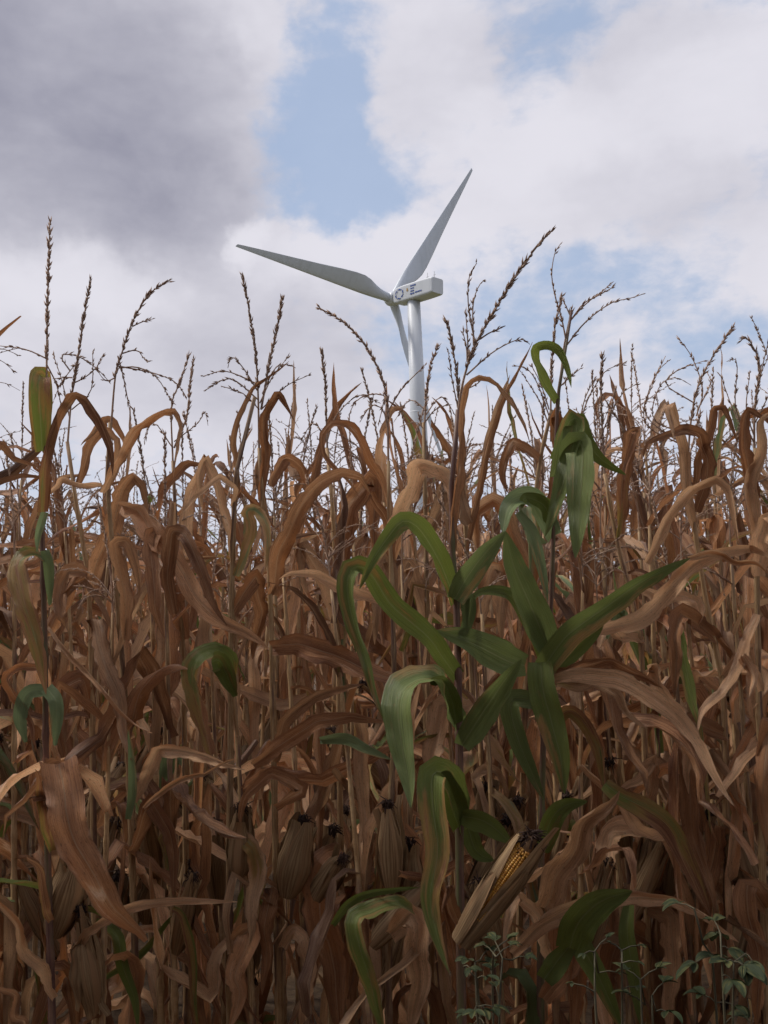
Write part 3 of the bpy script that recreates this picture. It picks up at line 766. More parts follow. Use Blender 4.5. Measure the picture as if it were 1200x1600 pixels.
h.dry([(430, 1260), (470, 1235), (425, 1210), (385, 1240), (375, 1290)], 30, (-.05, -.1), (30, 0), v=.4)
h.ear((448, 1400), (474, 1282), 23, -.05); h.ear((478, 1400), (520, 1296), 20, .1)
h.dry([(440, 1480), (460, 1452), (478, 1460), (484, 1510), (476, 1570), (470, 1620)], 32, (-.1, -.2), (30, 0), v=.8, b=1.0, curl=.5)
h.dry([(436, 1430), (425, 1380), (416, 1440), (412, 1560)], 34, (-.02, -.1), (30, 0), v=.4)

# --- lone spike, loop leaf
h = Hero('dry corn plant with a single short spike above a looped brown leaf', 2.55,
         [(511, 700), (520, 800), (528, 1000), (532, 1300), (535, 1620)], M_STALK, (.012, .0045), 16)
h.tassel([(512, 720), (510, 660), (508, 600), (503, 549)], [[(511, 690), (525, 650), (560, 618), (590, 628)], [(511, 690), (490, 660), (470, 690)]], .35)
h.dry([(606, 790), (592, 740), (565, 690), (540, 664), (518, 664), (507, 682), (515, 712), (545, 748), (560, 780)], 22, (-.2, -.25, -.25), (25, 20, 40, 20), v=.5, b=1.05, n=32)
h.dry([(524, 900), (545, 790), (575, 745), (590, 800), (585, 860)], 44, (-.1, -.1), (20, 0), v=.2, b=1.0)
h.dry([(528, 1000), (500, 900), (475, 850), (480, 930)], 34, (0, -.05), (20, 0))
h.dry([(535, 1330), (515, 1340), (500, 1360), (508, 1430), (520, 1520), (530, 1620)], 60, (-.2, -.3), (40, 0, 0), v=.35, b=.95, curl=.35, n=26)
h.dry([(535, 1350), (560, 1315), (578, 1318), (570, 1370), (562, 1420)], 26, (-.1, -.2), (20, 0), v=.7)
h.dry([(536, 1420), (560, 1380), (552, 1470), (545, 1610)], 50, (-.1, -.2), (30, 0), v=.5, b=.9)

# --- long bow tassel in front of the turbine
h = Hero('corn plant with long bowed tassel arching in front of the turbine', 2.25,
         [(607, 720), (608, 800), (612, 900), (616, 1100), (610, 1300), (608, 1620)], M_STALK, (.0105, .004), 17)
h.tassel([(607, 740), (605, 640), (598, 595), (576, 548), (540, 506), (499, 481)], [[(605, 640), (600, 618), (575, 617), (555, 628), (545, 650)], [(606, 670), (598, 640), (580, 634), (562, 660)],
         [(605, 650), (604, 615), (592, 660)], [(608, 640), (630, 605), (667, 568)]], .25)
h.dry([(610, 830), (628, 780), (645, 735), (668, 730), (695, 736), (706, 780), (722, 806)], 42, (0, -.1, -.2), (20, 40, 10), v=.95, b=1.2, n=26, g=.2, blunt=.3)
h.dry([(614, 880), (600, 800), (575, 770), (560, 800)], 24, (.05, 0), (20, 0))
h.dry([(615, 930), (600, 870), (585, 950), (590, 1010)], 30, (.05, .05), (20, 0), v=.8)
h.ear((613, 1390), (606, 1258), 18, -.05)
h.ear((642, 1420), (640, 1318), 16, .02)
h.dry([(610, 1460), (640, 1430), (655, 1450), (652, 1530), (648, 1620)], 54, (-.1, -.15), (10, 0), v=.9, b=1.0, curl=.6, n=24)
h.leaf([(520, 1445), (545, 1412), (580, 1395), (655, 1386)], 14, (.95, .85, .1), (-.2, -.25), (10, 40))
h.leaf([(645, 1422), (615, 1412), (580, 1425), (556, 1438), (562, 1480), (578, 1530), (590, 1580), (600, 1625)], 32, (.70, 1.05, .6), (-.22, -.3, -.3), (50, 30, 0), n=28)

# --- the green plant in the middle
h = Hero('green corn plant with purple stalk and many living leaves in the middle', 2.05,
         [(716, 640), (706, 720), (707, 860), (713, 945), (716, 1060), (718, 1200), (718, 1340), (722, 1620)], M_PURPLE, (.0135, .005), 18,
         nodes=[1440, 1290, 1150, 1057, 940, 850])
h.tassel([(712, 690), (720, 614), (735, 557), (750, 524), (771, 488), (804, 434), (834, 392), (862, 360)],
         [[(742, 535), (732, 479), (733, 434), (745, 411)], [(740, 540), (739, 479), (747, 449), (756, 438)], [(732, 562), (730, 518), (727, 485)], [(730, 565), (729, 545), (723, 517)],
          [(750, 530), (765, 520), (790, 509)], [(729, 586), (765, 554), (795, 536), (816, 530), (828, 538)], [(724, 610), (745, 600), (755, 590)]], .30, fat=1.1)
h.dry([(708, 860), (712, 720), (717, 660), (731, 608), (752, 584), (778, 592), (800, 630), (822, 695)], 27, (0, -.06), (10, 60, 20), v=.6, b=1.05, n=28)
h.leaf([(713, 1057), (690, 1025), (667, 993), (613, 947), (582, 900), (564, 886), (546, 892), (543, 933), (557, 987), (573, 1033), (583, 1077), (598, 1122)], 36, (.97, 1.0, .25), (0, -.15, -.22), (20, 15, 10, 40, 15), .75, n=34, curl=.35)
h.leaf([(712, 940), (690, 885), (667, 843), (648, 820), (627, 816), (600, 848), (580, 880), (562, 920)], 36, (.99, 1.25, .35), (0, -.12, -.18), (30, 40, 0, 0), .7, n=28)
h.leaf([(710, 936), (733, 897), (760, 862), (790, 830)], 42, (.97, 1.1, .75), (-.02, -.05), (15, 20), .7)
h.leaf([(714, 1135), (700, 1100), (680, 1066), (655, 1062), (630, 1078), (622, 1110), (628, 1165), (637, 1215), (642, 1262)], 58, (.94, 1.15, .72), (0, -.15, -.25), (50, 70, 10, 0), .6, n=30, curl=.3)
h.leaf([(714, 1130), (705, 1090), (690, 1064), (672, 1068)], 26, (1, .85, .2), (-.01, -.1), (30, 10), .8, .5)
h.leaf([(820, 1040), (790, 1032), (740, 1006), (682, 985)], 56, (1.0, .95, .7), (.05, -.02), (10, 20), .6)
h.leaf([(722, 1165), (750, 1120), (785, 1068), (815, 1030)], 46, (1.0, 1.0, .72), (-.02, -.1), (10, 25), .6)
h.leaf([(722, 1300), (712, 1240), (695, 1210), (676, 1210), (676, 1260), (684, 1330), (672, 1400), (684, 1465), (702, 1520)], 46, (.77, 1.1, .6), (0, -.1, -.2), (60, 10, 0, 15), .65, n=32, curl=.35)
h.leaf([(718, 1290), (705, 1235), (690, 1206)], 40, (1, .8, .2), (-.01, -.06), (20, 0), .8, .6)
h.leaf([(722, 1275), (760, 1285), (800, 1318)], 38, (1.0, .85, .2), (-.02, -.05), (20, 20), .6)
h.leaf([(730, 1290), (745, 1330), (772, 1345)], 30, (1.0, .8, .1), (.05, .05), (0, 0), .7)
h.leaf([(722, 1000), (735, 950), (728, 930), (727, 990)], 20, (1.0, .9, .75), (.02, 0), (10, 0), .7)
h.dry([(722, 1480), (708, 1410), (700, 1380), (696, 1430)], 24, (-.02, -.06), (10, 0), v=.3)

# the open ear, showing its grain
def open_ear(hh):
    A, B = at(728, 1462, 1.93), at(832, 1312, 1.90); d = unit(B - A); L = np.linalg.norm(B - A)
    vw = VIEW(((A + B) / 2)[None])[0]; s = unit(np.cross(d, vw)); nrm = np.cross(s, d)
    if (nrm * vw).sum() > 0: nrm = -nrm
    R = .026; g = Geo(); rng = hh.rng
    nk, nr = 34, 15
    for j in range(nr):
        an = math.pi * (j + .5) / nr * 1.15 - math.pi * .075
        for i in range(nk):
            t = .22 + .70 * (i + .5 * (j % 2) * .2) / nk
            r = R * (1 - .55 * max(0, (t - .72) / .25) ** 1.6) * (.86 + .14 * min(1, t / .4))
            rad = math.cos(an) * s + math.sin(an) * nrm; tg = -math.sin(an) * s + math.cos(an) * nrm
            c = A + d * t * L + rad * r
            if t > .86 and rng.random() < .35: continue
            hl, hw = .0028, .0030 * r / R
            V = [c - d * hl - tg * hw - rad * .003, c - d * hl + tg * hw - rad * .003, c + d * hl + tg * hw - rad * .003, c + d * hl - tg * hw - rad * .003,
                 c - d * hl * .6 - tg * hw * .65 + rad * .0018, c - d * hl * .6 + tg * hw * .65 + rad * .0018, c + d * hl * .6 + tg * hw * .65 + rad * .0018, c + d * hl * .6 - tg * hw * .65 + rad * .0018]
            g.add(np.array(V), [(4, 5, 6, 7), (0, 1, 5, 4), (1, 2, 6, 5), (2, 3, 7, 6), (3, 0, 4, 7)], [(0, 0)] * 8)
    v, f, u = g.arr(); core = Geo()
    t = np.linspace(.02, 1.02, 12); core.add(*tube(A + d * (t * L)[:, None], R * .86 * np.clip(np.sin(np.pi * np.clip(.12 + .80 * t, 0, 1)) ** .6, .1, 1), 14))
    ear = hh.part('ear', core, simple_material('cob', (.10, .05, .02), (.2, .11, .05), 5, 40))
    link('kernels', mesh('kernels', v - hh.base, f, M_KERNEL, u), ear)
    # husk leaves peeled apart
    for k, (a0, spread, ln, wd, open_) in enumerate(((2.75, .9, 1.22, 1.30, .20), (.35, .8, .98, 1.15, .16), (3.5, 1.0, 1.05, 1.0, .2), (-.5, 1.0, 1.08, 1.0, .2), (2.3, .5, .80, .55, .22), (.95, .5, .62, .6, .12))):
        n, m = 13, 6; tt = np.linspace(-.06, ln, n); V = []; U = []
        for i in range(n):
            hw = wd * (1 - .75 * np.clip(tt[i] / ln, 0, 1) ** 2.2)
            for u_ in np.linspace(-1, 1, m):
                an = a0 + u_ * hw
                rr = (R + .004 + .0012 * k) * (np.sin(np.pi * np.clip(.16 + .62 * np.clip(tt[i], 0, 1), 0, 1)) ** .6) * (1 + open_ * max(0, tt[i] - .3)) + .0018 * math.sin(u_ * 7 + k + tt[i] * 5)
                V.append(A + d * tt[i] * L + rr * (math.cos(an) * s + math.sin(an) * nrm)); U.append((u_ * .5 + .5 + k, tt[i] * L * 2))
        f = [(i * m + j, i * m + j + 1, (i + 1) * m + j + 1, (i + 1) * m + j) for i in range(n - 1) for j in range(m - 1)]
        g = Geo(); g.add(np.array(V), f, U); hh.part('husk', g, M_HUSK, None, ear)
    g = Geo(); tip = A + d * L * .97
    for k in range(40):
        dd = unit(d + rng.normal(size=3) * .5); p1 = tip + dd * rng.uniform(.01, .026)
        g.add(*tube(np.array([tip - d * .015 + rng.normal(size=3) * .007, p1, p1 + unit(dd + np.array([0, 0, -.9])) * .018]), (.003, .002, .0008), 3))
    hh.part('silk', g, M_SILK, None, ear)
open_ear(h)

# --- the green-topped plant right of it
h = Hero('corn plant with green looped top leaf and broad green drooping leaves', 2.2,
         [(893, 485), (882, 536), (871, 635), (868, 720), (864, 850), (858, 1010), (851, 1100), (846, 1300), (845, 1620)], M_PURPLE, (.0115, .003), 19,
         nodes=[1440, 1280, 1150, 1020, 900, 800, 720, 640])
h.tassel([(871, 640), (877, 580), (882, 536), (893, 483)], [[(884, 530), (878, 500), (867, 461), (862, 428), (867, 395), (875, 382)], [(893, 498), (885, 480), (878, 465)],
         [(892, 500), (905, 485), (921, 470), (945, 452), (955, 442)], [(892, 500), (912, 474), (935, 462), (960, 447)], [(885, 540), (915, 503), (954, 474), (985, 466), (1006, 459)],
         [(874, 605), (890, 590), (908, 575)]], .9)
h.leaf([(870, 628), (850, 596), (835, 562), (836, 542), (856, 538), (876, 550), (888, 580), (893, 606)], 20, (.95, 1.35, .45), (0, -.06, -.1), (10, 55, 20, 20), .6, n=30)
h.dry([(866, 700), (864, 650), (868, 640), (874, 680), (862, 760), (852, 840)], 30, (.02, .02), (30, 0), v=.2)
h.leaf([(868, 745), (878, 690), (892, 655), (902, 662), (890, 720), (872, 780), (852, 838)], 40, (.99, 1.05, .7), (-.01, -.06, -.1), (30, 40, 0), .7, n=26)
h.leaf([(872, 740), (890, 700), (908, 694), (910, 730), (905, 800), (899, 872)], 50, (1.0, 1.05, .72), (-.02, -.1, -.16), (60, 20, 0), .8, n=26, curl=.3)
h.leaf([(868, 720), (890, 668), (905, 655), (918, 690), (940, 718), (978, 742)], 30, (1.0, 1.1, .25), (0, -.03), (20, 10), .8)
h.leaf([(862, 840), (835, 785), (808, 782), (792, 800), (786, 835)], 40, (.98, 1.2, .85), (0, -.1), (40, 10), .8, n=24)
h.leaf([(862, 820), (850, 790), (822, 778), (815, 795)], 26, (1, 1.3, .2), (0, -.06), (20, 10), .8)
h.leaf([(860, 1020), (838, 968), (805, 890), (788, 828)], 52, (.98, .95, .72), (0, -.08), (10, 15), .6, n=24)
h.leaf([(810, 800), (832, 830), (845, 880), (856, 940)], 20, (.95, 1.2, .85), (-.06, -.1), (20, 0))
h.leaf([(856, 1040), (835, 990), (805, 938), (780, 925), (745, 930), (732, 960)], 28, (1.0, 1.05, .25), (0, -.05), (10, 40), .7)
h.leaf([(838, 1065), (858, 1030), (890, 990), (945, 950), (1005, 908), (1078, 872)], 42, (.99, 1.1, .68), (-.02, -.15), (10, 20, 30), .7, n=28)
h.leaf([(860, 1040), (905, 1005), (935, 975), (930, 960)], 36, (1.0, 1.0, .2), (0, -.02), (20, 10), .7)
h.leaf([(845, 1035), (848, 1075), (862, 1130), (876, 1185), (882, 1240)], 46, (.93, .9, .6), (-.05, -.12), (10, 0), .8)
h.leaf([(850, 1100), (800, 1095), (808, 1150), (828, 1200), (850, 1250)], 34, (.97, .85, .7), (-.02, -.05), (20, 0), .7)
h.leaf([(850, 1150), (890, 1110), (930, 1160), (945, 1240)], 24, (.6, .9, .4), (.05, .0), (20, 0))
h.dry([(858, 1055), (905, 1040), (955, 1032), (1005, 1056), (1040, 1080)], 30, (0, -.05), (20, 30), v=.3, b=1.0)
h.dry([(860, 1062), (900, 1052), (960, 1060), (1010, 1085), (1060, 1118), (1095, 1160), (1120, 1205), (1150, 1260)], 36, (-.05, -.25), (20, 10, 0), v=.85, b=1.1, n=28, g=.1)
h.leaf([(870, 1066), (925, 1065), (960, 1085), (1010, 1132)], 22, (.55, 1.0, .9), (-.03, -.1), (10, 30))
h.leaf([(846, 1330), (862, 1280), (885, 1258), (918, 1252)], 36, (.97, .8, .2), (-.1, -.16), (20, 10))
h.dry([(852, 1420), (880, 1350), (920, 1285), (962, 1236)], 58, (-.12, -.2), (0, 25), v=.7, b=.85, curl=1.0, keel=.1, n=24, base=.9)
h.leaf([(945, 1225), (968, 1242), (1005, 1262), (1045, 1292), (1075, 1350), (1110, 1430)], 34, (.62, .95, .1), (-.15, -.2), (10, 0), n=24)
h.dry([(800, 1490), (850, 1440), (905, 1412), (990, 1406), (1060, 1412), (1110, 1432), (1155, 1466)], 32, (-.2, -.25), (10, 20, 40), v=.85, b=1.05, g=.15, n=28)
h.leaf([(890, 1480), (905, 1440), (940, 1408), (988, 1392)], 52, (1.0, .75, .2), (-.22, -.26), (10, 20), .8)
h.leaf([(850, 1530), (880, 1490), (905, 1460)], 34, (1.0, .7, .2), (-.2, -.2), (10, 20), .8)
h.leaf([(885, 1435), (910, 1480), (940, 1535), (972, 1610)], 32, (.9, .95, .2), (-.18, -.22), (10, 0))
h.leaf([(985, 1410), (980, 1460), (992, 1530), (1000, 1600)], 26, (.95, .9, .6), (-.15, -.2), (20, 0))
h.dry([(860, 1500), (812, 1395), (800, 1420), (792, 1490)], 26, (-.1, -.18), (20, 0), v=.98, b=1.05)
h.dry([(848, 1560), (905, 1480), (900, 1560), (895, 1620)], 50, (-.05, -.05), (20, 0), v=.4)

# --- thick double spike behind the green plant's tassel
h = Hero('corn plant with thick dark double spike left of the leaning tassel', 2.5,
         [(718, 650), (725, 760), (735, 1000), (745, 1300), (750, 1620)], M_STALK, (.012, .0045), 20)
h.tassel([(718, 690), (717, 620), (710, 560), (698, 503)], [[(716, 640), (706, 590), (700, 545)]], .2, fat=1.2)
h.dry([(730, 860), (755, 720), (774, 665), (792, 611), (810, 572), (829, 538)], 17, (-.05, 0), (10, 30), v=.4, b=.9)
h.dry([(740, 1000), (770, 880), (790, 930), (780, 1010)], 34, (0, 0), (20, 0))
h.dry([(732, 820), (700, 760), (680, 800), (672, 860)], 36, (-.05, 0), (20, 0), v=.8)
h.dry([(740, 1100), (690, 1110), (672, 1180), (690, 1260)], 44, (-.1, -.2), (20, 0), v=.85)
h.ear((748, 1350), (760, 1230), 17, -.03)

h = Hero('corn plant with slim spike standing against the turbine tower', 2.6,
         [(662, 660), (664, 760), (668, 1000), (672, 1300), (675, 1620)], M_STALK, (.012, .0045), 21)
h.tassel([(662, 690), (666, 620), (672, 575), (684, 541)], [[(664, 650), (690, 620), (715, 655)], [(664, 640), (640, 625), (615, 660)], [(664, 660), (680, 640), (700, 632)], [(662, 670), (650, 660), (628, 665)]], .3)
h.dry([(666, 840), (690, 760), (705, 790), (700, 850)], 26, (0, 0), (20, 0))
h.dry([(668, 980), (640, 880), (625, 930), (628, 1020)], 34, (0, 0), (20, 0), v=.8)

h = Hero('corn plant with dark upright spike just left of the green looped leaf', 2.6,
         [(862, 640), (838, 760), (825, 1000), (815, 1300), (810, 1620)], M_STALK, (.012, .0045), 22)
h.tassel([(861, 690), (861, 600), (866, 520), (878, 462)], [[(858, 650), (840, 600), (822, 575), (800, 572)], [(858, 640), (845, 600), (830, 570)], [(856, 660), (842, 625), (815, 582)]], .3, fat=1.1)
h.dry([(845, 720), (800, 690), (785, 720), (795, 770)], 28, (0, 0), (20, 0), v=.3)
h.dry([(830, 900), (770, 780), (745, 800), (748, 870)], 36, (0, 0), (20, 0), v=.8)

# --- plants on the right
h = Hero('dry corn plant with straight thin tassel and olive-streaked hanging leaf', 2.45,
         [(945, 740), (965, 850), (1000, 1000), (1008, 1200), (1015, 1620)], M_STALK, (.013, .0045), 23)
h.tassel([(946, 760), (941, 670), (939, 610), (942, 553)], [[(905, 665), (918, 625), (935, 595), (950, 577), (979, 567)], [(905, 660), (915, 620), (932, 588)], [(935, 690), (955, 645), (975, 612), (996, 600)],
         [(938, 700), (915, 660), (900, 640)], [(938, 720), (955, 690), (985, 680)]], .3)
h.dry([(968, 840), (976, 720), (980, 674), (995, 674), (990, 710), (978, 750)], 34, (0, -.1), (20, 10, 0), g=.55, v=.3, b=1.05, blunt=.3)
h.dry([(935, 985), (1000, 965), (1050, 925), (1090, 888), (1130, 862), (1170, 852), (1205, 866)], 36, (-.1, -.25), (10, 0, 20), v=.92, b=1.1, n=28)
h.dry([(1010, 880), (1040, 815), (1080, 765), (1120, 745), (1142, 760), (1146, 800), (1148, 850)], 24, (-.1, -.2), (10, 40, 20), v=.9, b=1.15, n=28)
h.leaf([(1075, 872), (1130, 866), (1205, 892)], 12, (.2, 1.1, .9), (-.2, -.25), (20, 40))
h.dry([(1008, 1060), (1020, 1036), (1040, 1075), (1062, 1110), (1072, 1170), (1078, 1240)], 34, (-.1, -.2), (50, 0), v=.85, b=1.05, g=.1)
h.dry([(1003, 920), (1052, 935), (1082, 940), (1092, 985), (1105, 1000)], 30, (0, -.1), (20, 10), v=.95, b=1.1)
h.dry([(1006, 1000), (960, 985), (938, 985), (942, 1030)], 26, (0, -.1), (30, 0), v=.98, b=1.15)
h.ear((1010, 1400), (1030, 1275), 20, .0); h.ear((1040, 1400), (1045, 1310), 16, .02)
h.dry([(1010, 1300), (960, 1308), (945, 1350), (940, 1400)], 50, (-.1, -.15), (50, 0), v=.98, b=1.0, curl=.4)
h.dry([(1010, 1260), (1020, 1195), (985, 1220), (968, 1250)], 26, (-.05, -.1), (20, 0), v=.95, b=1.0)
h.dry([(1012, 1420), (1045, 1430), (1050, 1520), (1045, 1620)], 42, (-.05, -.15), (30, 0), v=.7, b=.95)
h.dry([(1014, 1470), (980, 1450), (950, 1520), (945, 1610)], 46, (0, -.05), (30, 0), v=.3)

h = Hero('dry corn plant with wide forked tassel leaning over brown drooping leaves', 2.4,
         [(1072, 700), (1082, 800), (1105, 950), (1130, 1080), (1135, 1300), (1140, 1620)], M_STALK, (.0125, .0045), 24)
h.tassel([(1074, 730), (1080, 655), (1092, 600), (1115, 555), (1147, 509)], [[(1088, 650), (1098, 610), (1082, 560), (1057, 524)], [(1085, 630), (1040, 600), (1060, 578), (1103, 563)],
         [(1078, 680), (1022, 655), (1030, 605), (1055, 590), (1080, 602)], [(1076, 700), (1010, 650), (1020, 600), (1040, 556)], [(1076, 700), (1008, 660), (1022, 590), (1045, 563)], [(1090, 640), (1110, 600), (1104, 580)]], .3)
h.dry([(1085, 830), (1065, 690), (1050, 632), (1042, 640), (1048, 690)], 28, (0, -.1), (20, 0), v=.8, b=1.05)
h.dry([(1088, 800), (1110, 720), (1095, 680), (1060, 672), (1020, 690), (1008, 715)], 34, (0, -.1), (20, 20), v=.2, b=.9)
h.dry([(1085, 760), (1100, 690), (1115, 640), (1135, 640), (1150, 690)], 24, (0, -.05), (20, 20), v=.3)
h.dry([(1120, 1000), (1070, 960), (1050, 1000), (1060, 1090)], 36, (0, -.1), (20, 0), v=.4)
h.dry([(1128, 1060), (1175, 1010), (1190, 1050), (1180, 1110)], 34, (0, -.1), (20, 0), v=.9, b=1.1)
h.dry([(1134, 1150), (1085, 1130), (1070, 1200), (1085, 1300), (1112, 1430)], 40, (0, -.15), (20, 0), v=.5, n=26)
h.ear((1150, 1300), (1180, 1420), 24, -.02, 0, False)
h.dry([(1135, 1240), (1110, 1170), (1150, 1240), (1172, 1258)], 24, (-.05, -.1), (30, 0), v=.8)
h.dry([(1136, 1330), (1120, 1290), (1105, 1380), (1100, 1470)], 44, (0, -.05), (20, 0), v=.4)

h = Hero('dry corn plant with hooked curling tassel, rightmost in the front row', 2.3,
         [(1180, 700), (1182, 820), (1184, 1000), (1190, 1300), (1200, 1620)], M_STALK, (.0125, .0045), 25)
h.tassel([(1178, 720), (1180, 630), (1187, 575), (1177, 542), (1163, 525), (1158, 532)], [[(1182, 620), (1192, 570), (1202, 528)], [(1178, 690), (1150, 640), (1152, 575), (1147, 560), (1140, 565)],
         [(1178, 680), (1166, 640), (1172, 578)], [(1178, 690), (1150, 650), (1125, 585)], [(1180, 660), (1195, 630), (1210, 600)]], .3)
h.dry([(1182, 850), (1176, 740), (1190, 660), (1215, 640)], 34, (0, -.1), (20, 0), v=.9, b=1.1)
h.dry([(1182, 820), (1160, 700), (1175, 645), (1205, 660)], 36, (0, -.05), (20, 0), v=.2)
h.dry([(1186, 900), (1190, 815), (1210, 820)], 36, (-.05, -.1), (0, 0), v=.98, b=1.2)
h.dry([(1184, 960), (1150, 1040), (1110, 1100), (1090, 1150)], 24, (-.02, -.15), (20, 0), v=.8, b=1.1)
h.dry([(1188, 1080), (1165, 1020), (1172, 1060), (1170, 1090)], 24, (-.05, -.1), (20, 0), v=.98, b=1.15)
h.dry([(1190, 1180), (1205, 1120), (1195, 1220), (1190, 1330)], 44, (-.05, -.1), (20, 0), v=.5)
h.dry([(1196, 1420), (1170, 1380), (1178, 1480), (1185, 1610)], 44, (-.02, -.1), (20, 0), v=.4)

# two spikes over the gap left of the twin-spike plant
h = Hero('dry corn plant with two short slanting spikes before the hooked tassel', 2.7,
         [(270, 720), (275, 820), (285, 1000), (290, 1300), (292, 1620)], M_STALK, (.0125, .0045), 26)
h.tassel([(270, 720), (268, 635), (280, 600), (295, 555)], [[(272, 700), (292, 650), (297, 600), (303, 560)], [(270, 700), (240, 660), (225, 690)], [(272, 690), (310, 660), (320, 640), (325, 665)]], .35)
h.tassel([(272, 700), (292, 650), (297, 600), (303, 560)], (), .35)
h.dry([(280, 900), (300, 760), (325, 715), (335, 760)], 34, (0, 0), (20, 0), v=.9, b=1.1)
h.dry([(285, 1000), (262, 900), (250, 960), (255, 1050)], 40, (0, 0), (20, 0), v=.3)
h.ear((292, 1440), (300, 1350), 22, .0)

# ------------------------------------------------------------------ low weeds at the edge of the field
def weed(label, base_px, D, tops, seed, leafpx=34):
    rng = np.random.default_rng(seed)
    b = at(*base_px, D); base = np.array([b[0], b[1], 0.0])
    root = link('weed', None, None, tuple(base)); tag(root, label, 'weed', 'leafy weeds at the foot of the corn')
    def part(name, g, mat, parent=root):
        v, f, u = g.arr(); return link(name, mesh(name, v - base, f, mat, u), parent)
    for pts in tops:
        P, ln = spline([base] + [at(x, y, D + rng.uniform(-.06, .06)) for x, y in pts], 14)
        g = Geo(); g.add(*tube(P, np.linspace(.0042, .0016, len(P)), 6)); part('stem', g, M_WEEDSTEM)
        for t in rng.uniform(.78, 1.0, 4).tolist() + [1.0]:
            c = P[min(14, int(t * 14))]; az = rng.uniform(0, 6.28); el = rng.uniform(-.3, .7)
            pet = np.array([math.cos(az) * math.cos(el), math.sin(az) * math.cos(el), math.sin(el)]); j = c + pet * rng.uniform(.015, .04)
            g = Geo(); g.add(*tube(np.array([c, (c + j) / 2 + [0, 0, .003], j]), (.0014, .0012, .001), 4)); part('stem', g, M_WEEDSTEM)
            for k in (-1, 0, 1):
                a2 = az + k * rng.uniform(.8, 1.2); L = leafpx * D / F * rng.uniform(.7, 1.15) * (1.1 if k == 0 else .85)
                s = np.linspace(0, 1, 7); e0 = el - .1 - rng.uniform(.2, 1.2) * s
                Dv = np.stack([np.cos(e0) * math.cos(a2), np.cos(e0) * math.sin(a2), np.sin(e0)], 1)
                Q = j + np.concatenate([[[0, 0, 0]], np.cumsum(Dv[:-1] * L / 6, 0)])
                sd_ = np.tile([-math.sin(a2), math.cos(a2), rng.uniform(-.4, .4)], (7, 1))
                wd = L * .55 * np.sin(np.pi * np.clip(s * .93 + .05, 0, 1)) ** .75
                g = Geo(); g.add(*ribbon(Q, sd_, wd, np.full(7, .3), rng, .001, 5, .10)); part('leaf', g, M_WEED)
weed('pale-stemmed leafy weed with forked stems, rightmost of the low weeds', (1110, 1620), 1.75, [[(1118, 1560), (1105, 1500), (1085, 1420)], [(1130, 1540), (1125, 1480)], [(1145, 1570), (1165, 1490)]], 5, 36)
weed('bushy small-leaved weed under the open corn ear', (760, 1640), 1.8, [[(750, 1580), (725, 1510)], [(770, 1570), (775, 1495)], [(780, 1580), (800, 1500)], [(745, 1570), (750, 1500)]], 6, 22)
weed('tiny weed with three pale leaves below the dark green leaf', (1000, 1640), 1.72, [[(1003, 1590), (1008, 1570)], [(1020, 1600), (1025, 1580)]], 7, 28)
weed('slender hairy weed stalk beside the dark green leaf', (935, 1650), 1.74, [[(930, 1560), (935, 1520)], [(972, 1560), (972, 1505)]], 8, 14)

# ------------------------------------------------------------------ the field: rows of dry corn behind the front plants
rng = np.random.default_rng(77)
ROW, GAP = .62, .158
full = [plant_parts(np.random.default_rng(100 + i), 1.70 + .22 * np.random.default_rng(500 + i).random(), tas=(.30, .42)) for i in range(16)]
tops = [plant_parts(np.random.default_rng(200 + i), 2.02 + .2 * np.random.default_rng(600 + i).random(), .85, .75, i % 3 == 0, (.30, .42)) for i in range(16)]
lite = [plant_parts(np.random.default_rng(300 + i), 2.0 + .22 * np.random.default_rng(700 + i).random(), .25, .45, False) for i in range(14)]

def bake(proto):
    out = []
    for name, g, mat, col, par in proto:
        v, f, u = g.arr(); out.append((name, mesh('corn_' + name, v, f, mat, u), col, par))
    return out
full_m = [bake(p) for p in full]; tops_m = [bake(p) for p in tops]

# merged arrays for the plants nobody could count
far_leaf = dict(v=[], f=[], u=[], c=[], n=0); far_rest = dict(v=[], f=[], u=[], m=[], n=0)
lite_arr = []
for p in lite:
    lite_arr.append([(name, *[np.asarray(x) if k != 1 else x for k, x in enumerate(g.arr())], mat) for name, g, mat, col, par in p])
def add_far(x, y, rz, sc):
    c, s = math.cos(rz), math.sin(rz); R = np.array([[c, -s, 0], [s, c, 0], [0, 0, 1]]).T * sc
    for name, v, f, u, mat in lite_arr[rng.integers(len(lite_arr))]:
        V = v @ R + [x, y, 0]
        d = far_leaf if name == 'leaf' else far_rest
        d['v'].append(V); d['u'].append(u); d['f'] += [tuple(i + d['n'] for i in q) for q in f]; d['n'] += len(V)
        if name == 'leaf': d['c'].append(np.tile([*leaf_tint(rng), 1.0], (len(V), 1)))
        else: d['m'] += [0 if mat is M_STALK else 1] * len(f)

def place(protos, x, y, label, group, size=1.0):
    pr = protos[rng.integers(len(protos))]
    root = link('corn_plant', None, None, (x, y, 0)); tag(root, label, 'corn plant', group)
    root.rotation_euler.z = rng.uniform(0, 6.28); s = size * rng.uniform(.94, 1.05) * (1 + .03 * np.clip(x / (.375 * y), -1, 1)); root.scale = (s, s, s)
    made = []
    for name, me, col, par in pr:
        c = leaf_tint(rng) if name == 'leaf' else col
        made.append(link(name, me if name in ('tassel', 'silk') else me.copy(), root if par is None else made[par], None, c))

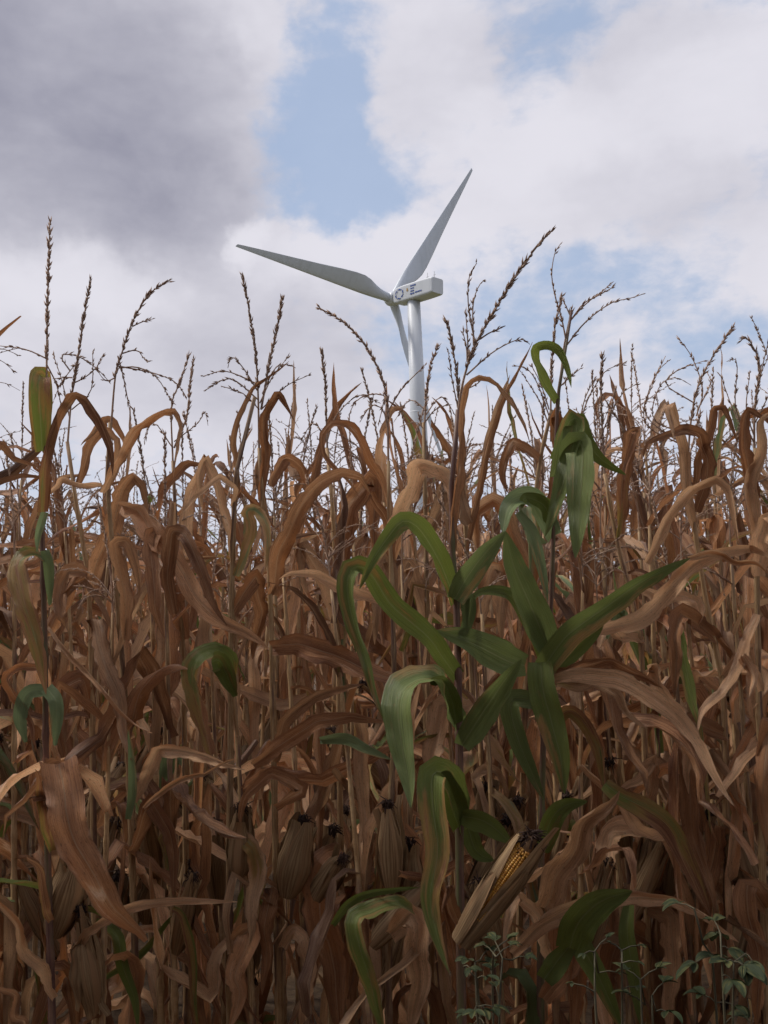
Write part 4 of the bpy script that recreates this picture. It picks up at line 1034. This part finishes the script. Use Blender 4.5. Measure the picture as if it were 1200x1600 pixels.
WORDS = ['second', 'third', 'fourth', 'fifth', 'sixth', 'seventh', 'eighth', 'ninth', 'tenth', 'eleventh']
ORD = 'first second third fourth fifth sixth seventh eighth ninth tenth eleventh twelfth thirteenth fourteenth fifteenth sixteenth seventeenth eighteenth nineteenth twentieth'.split() + ['%dth' % i for i in range(21, 60)]
count = 0
y = 2.65; row = 0
while y < 15:
    near = row < 10
    half = .375 * y + (.04 if near else .8)
    gap = GAP if y < 13 else .26
    xs = np.arange(-half - 1.6, half + 1.6, gap) + rng.uniform(0, gap)
    k_row = 0
    for x in xs:
        if rng.random() < .05: continue
        xx = x + rng.normal(0, .035); yy = y + rng.normal(0, .05)
        if near and abs(xx) < half:
            count += 1
            k_row += 1
            if row < 3: place(full_m, xx, yy, f'dry brown corn plant in the {WORDS[row]} row, {ORD[k_row - 1]} from the left edge', f'corn plants of the {WORDS[row]} row', .96 + .055 * row)
            else: place(tops_m, xx, yy, f'dry corn plant deep in the field, {WORDS[row]} row, mostly tassel and upper leaves in view', f'corn plants of the {WORDS[row]} row')
        else: add_far(xx, yy, rng.uniform(0, 6.28), rng.uniform(.94, 1.06))
    y += ROW; row += 1
k_row = 0
for x in (-.66, -.50, -.33, -.20, -.06, .10, .24, .36, .52, .66, .80):
    k_row += 1; count += 1
    place(full_m, x + rng.normal(0, .02), 2.42 + rng.normal(0, .05), f'short dry corn plant crowded among the front plants, {ORD[k_row - 1]} from the left edge', 'short plants in the front row', .88)
# unseen rows added behind the camera for shade; field corn at both front-row ends
for yy in (-.7, -1.2, -1.8, -2.5):
    for x in np.arange(-4.5, 4.5, .19): add_far(x + rng.normal(0, .04), yy + rng.normal(0, .05), rng.uniform(0, 6.28), rng.uniform(1.12, 1.25))
for x in list(np.arange(-4.5, -1.08, .17)) + list(np.arange(1.1, 4.5, .17)): add_far(x, 2.3 + rng.normal(0, .06), rng.uniform(0, 6.28), rng.uniform(.72, .78))
print('corn plants in view:', count)

v = np.concatenate(far_leaf['v']); me = mesh('corn_field', v, far_leaf['f'], M_LEAF_FAR, np.concatenate(far_leaf['u']))
ca = me.color_attributes.new('tint', 'FLOAT_COLOR', 'POINT'); ca.data.foreach_set('color', np.concatenate(far_leaf['c']).astype(np.float32).ravel())
field = link('corn_field', me); tag(field, 'mass of dry corn filling the field behind the rows, plus unseen shading rows added behind the camera', None, None, 'stuff'); field['category'] = 'corn'
me = mesh('stalks_and_tassels', np.concatenate(far_rest['v']), far_rest['f'], M_STALK, np.concatenate(far_rest['u']))
me.materials.append(M_TASSEL); me.polygons.foreach_set('material_index', far_rest['m'])
st = link('stalks_and_tassels', me, field); st['kind'] = 'stuff'
print('triangles far', len(far_leaf['f']) * 2, len(far_rest['f']))
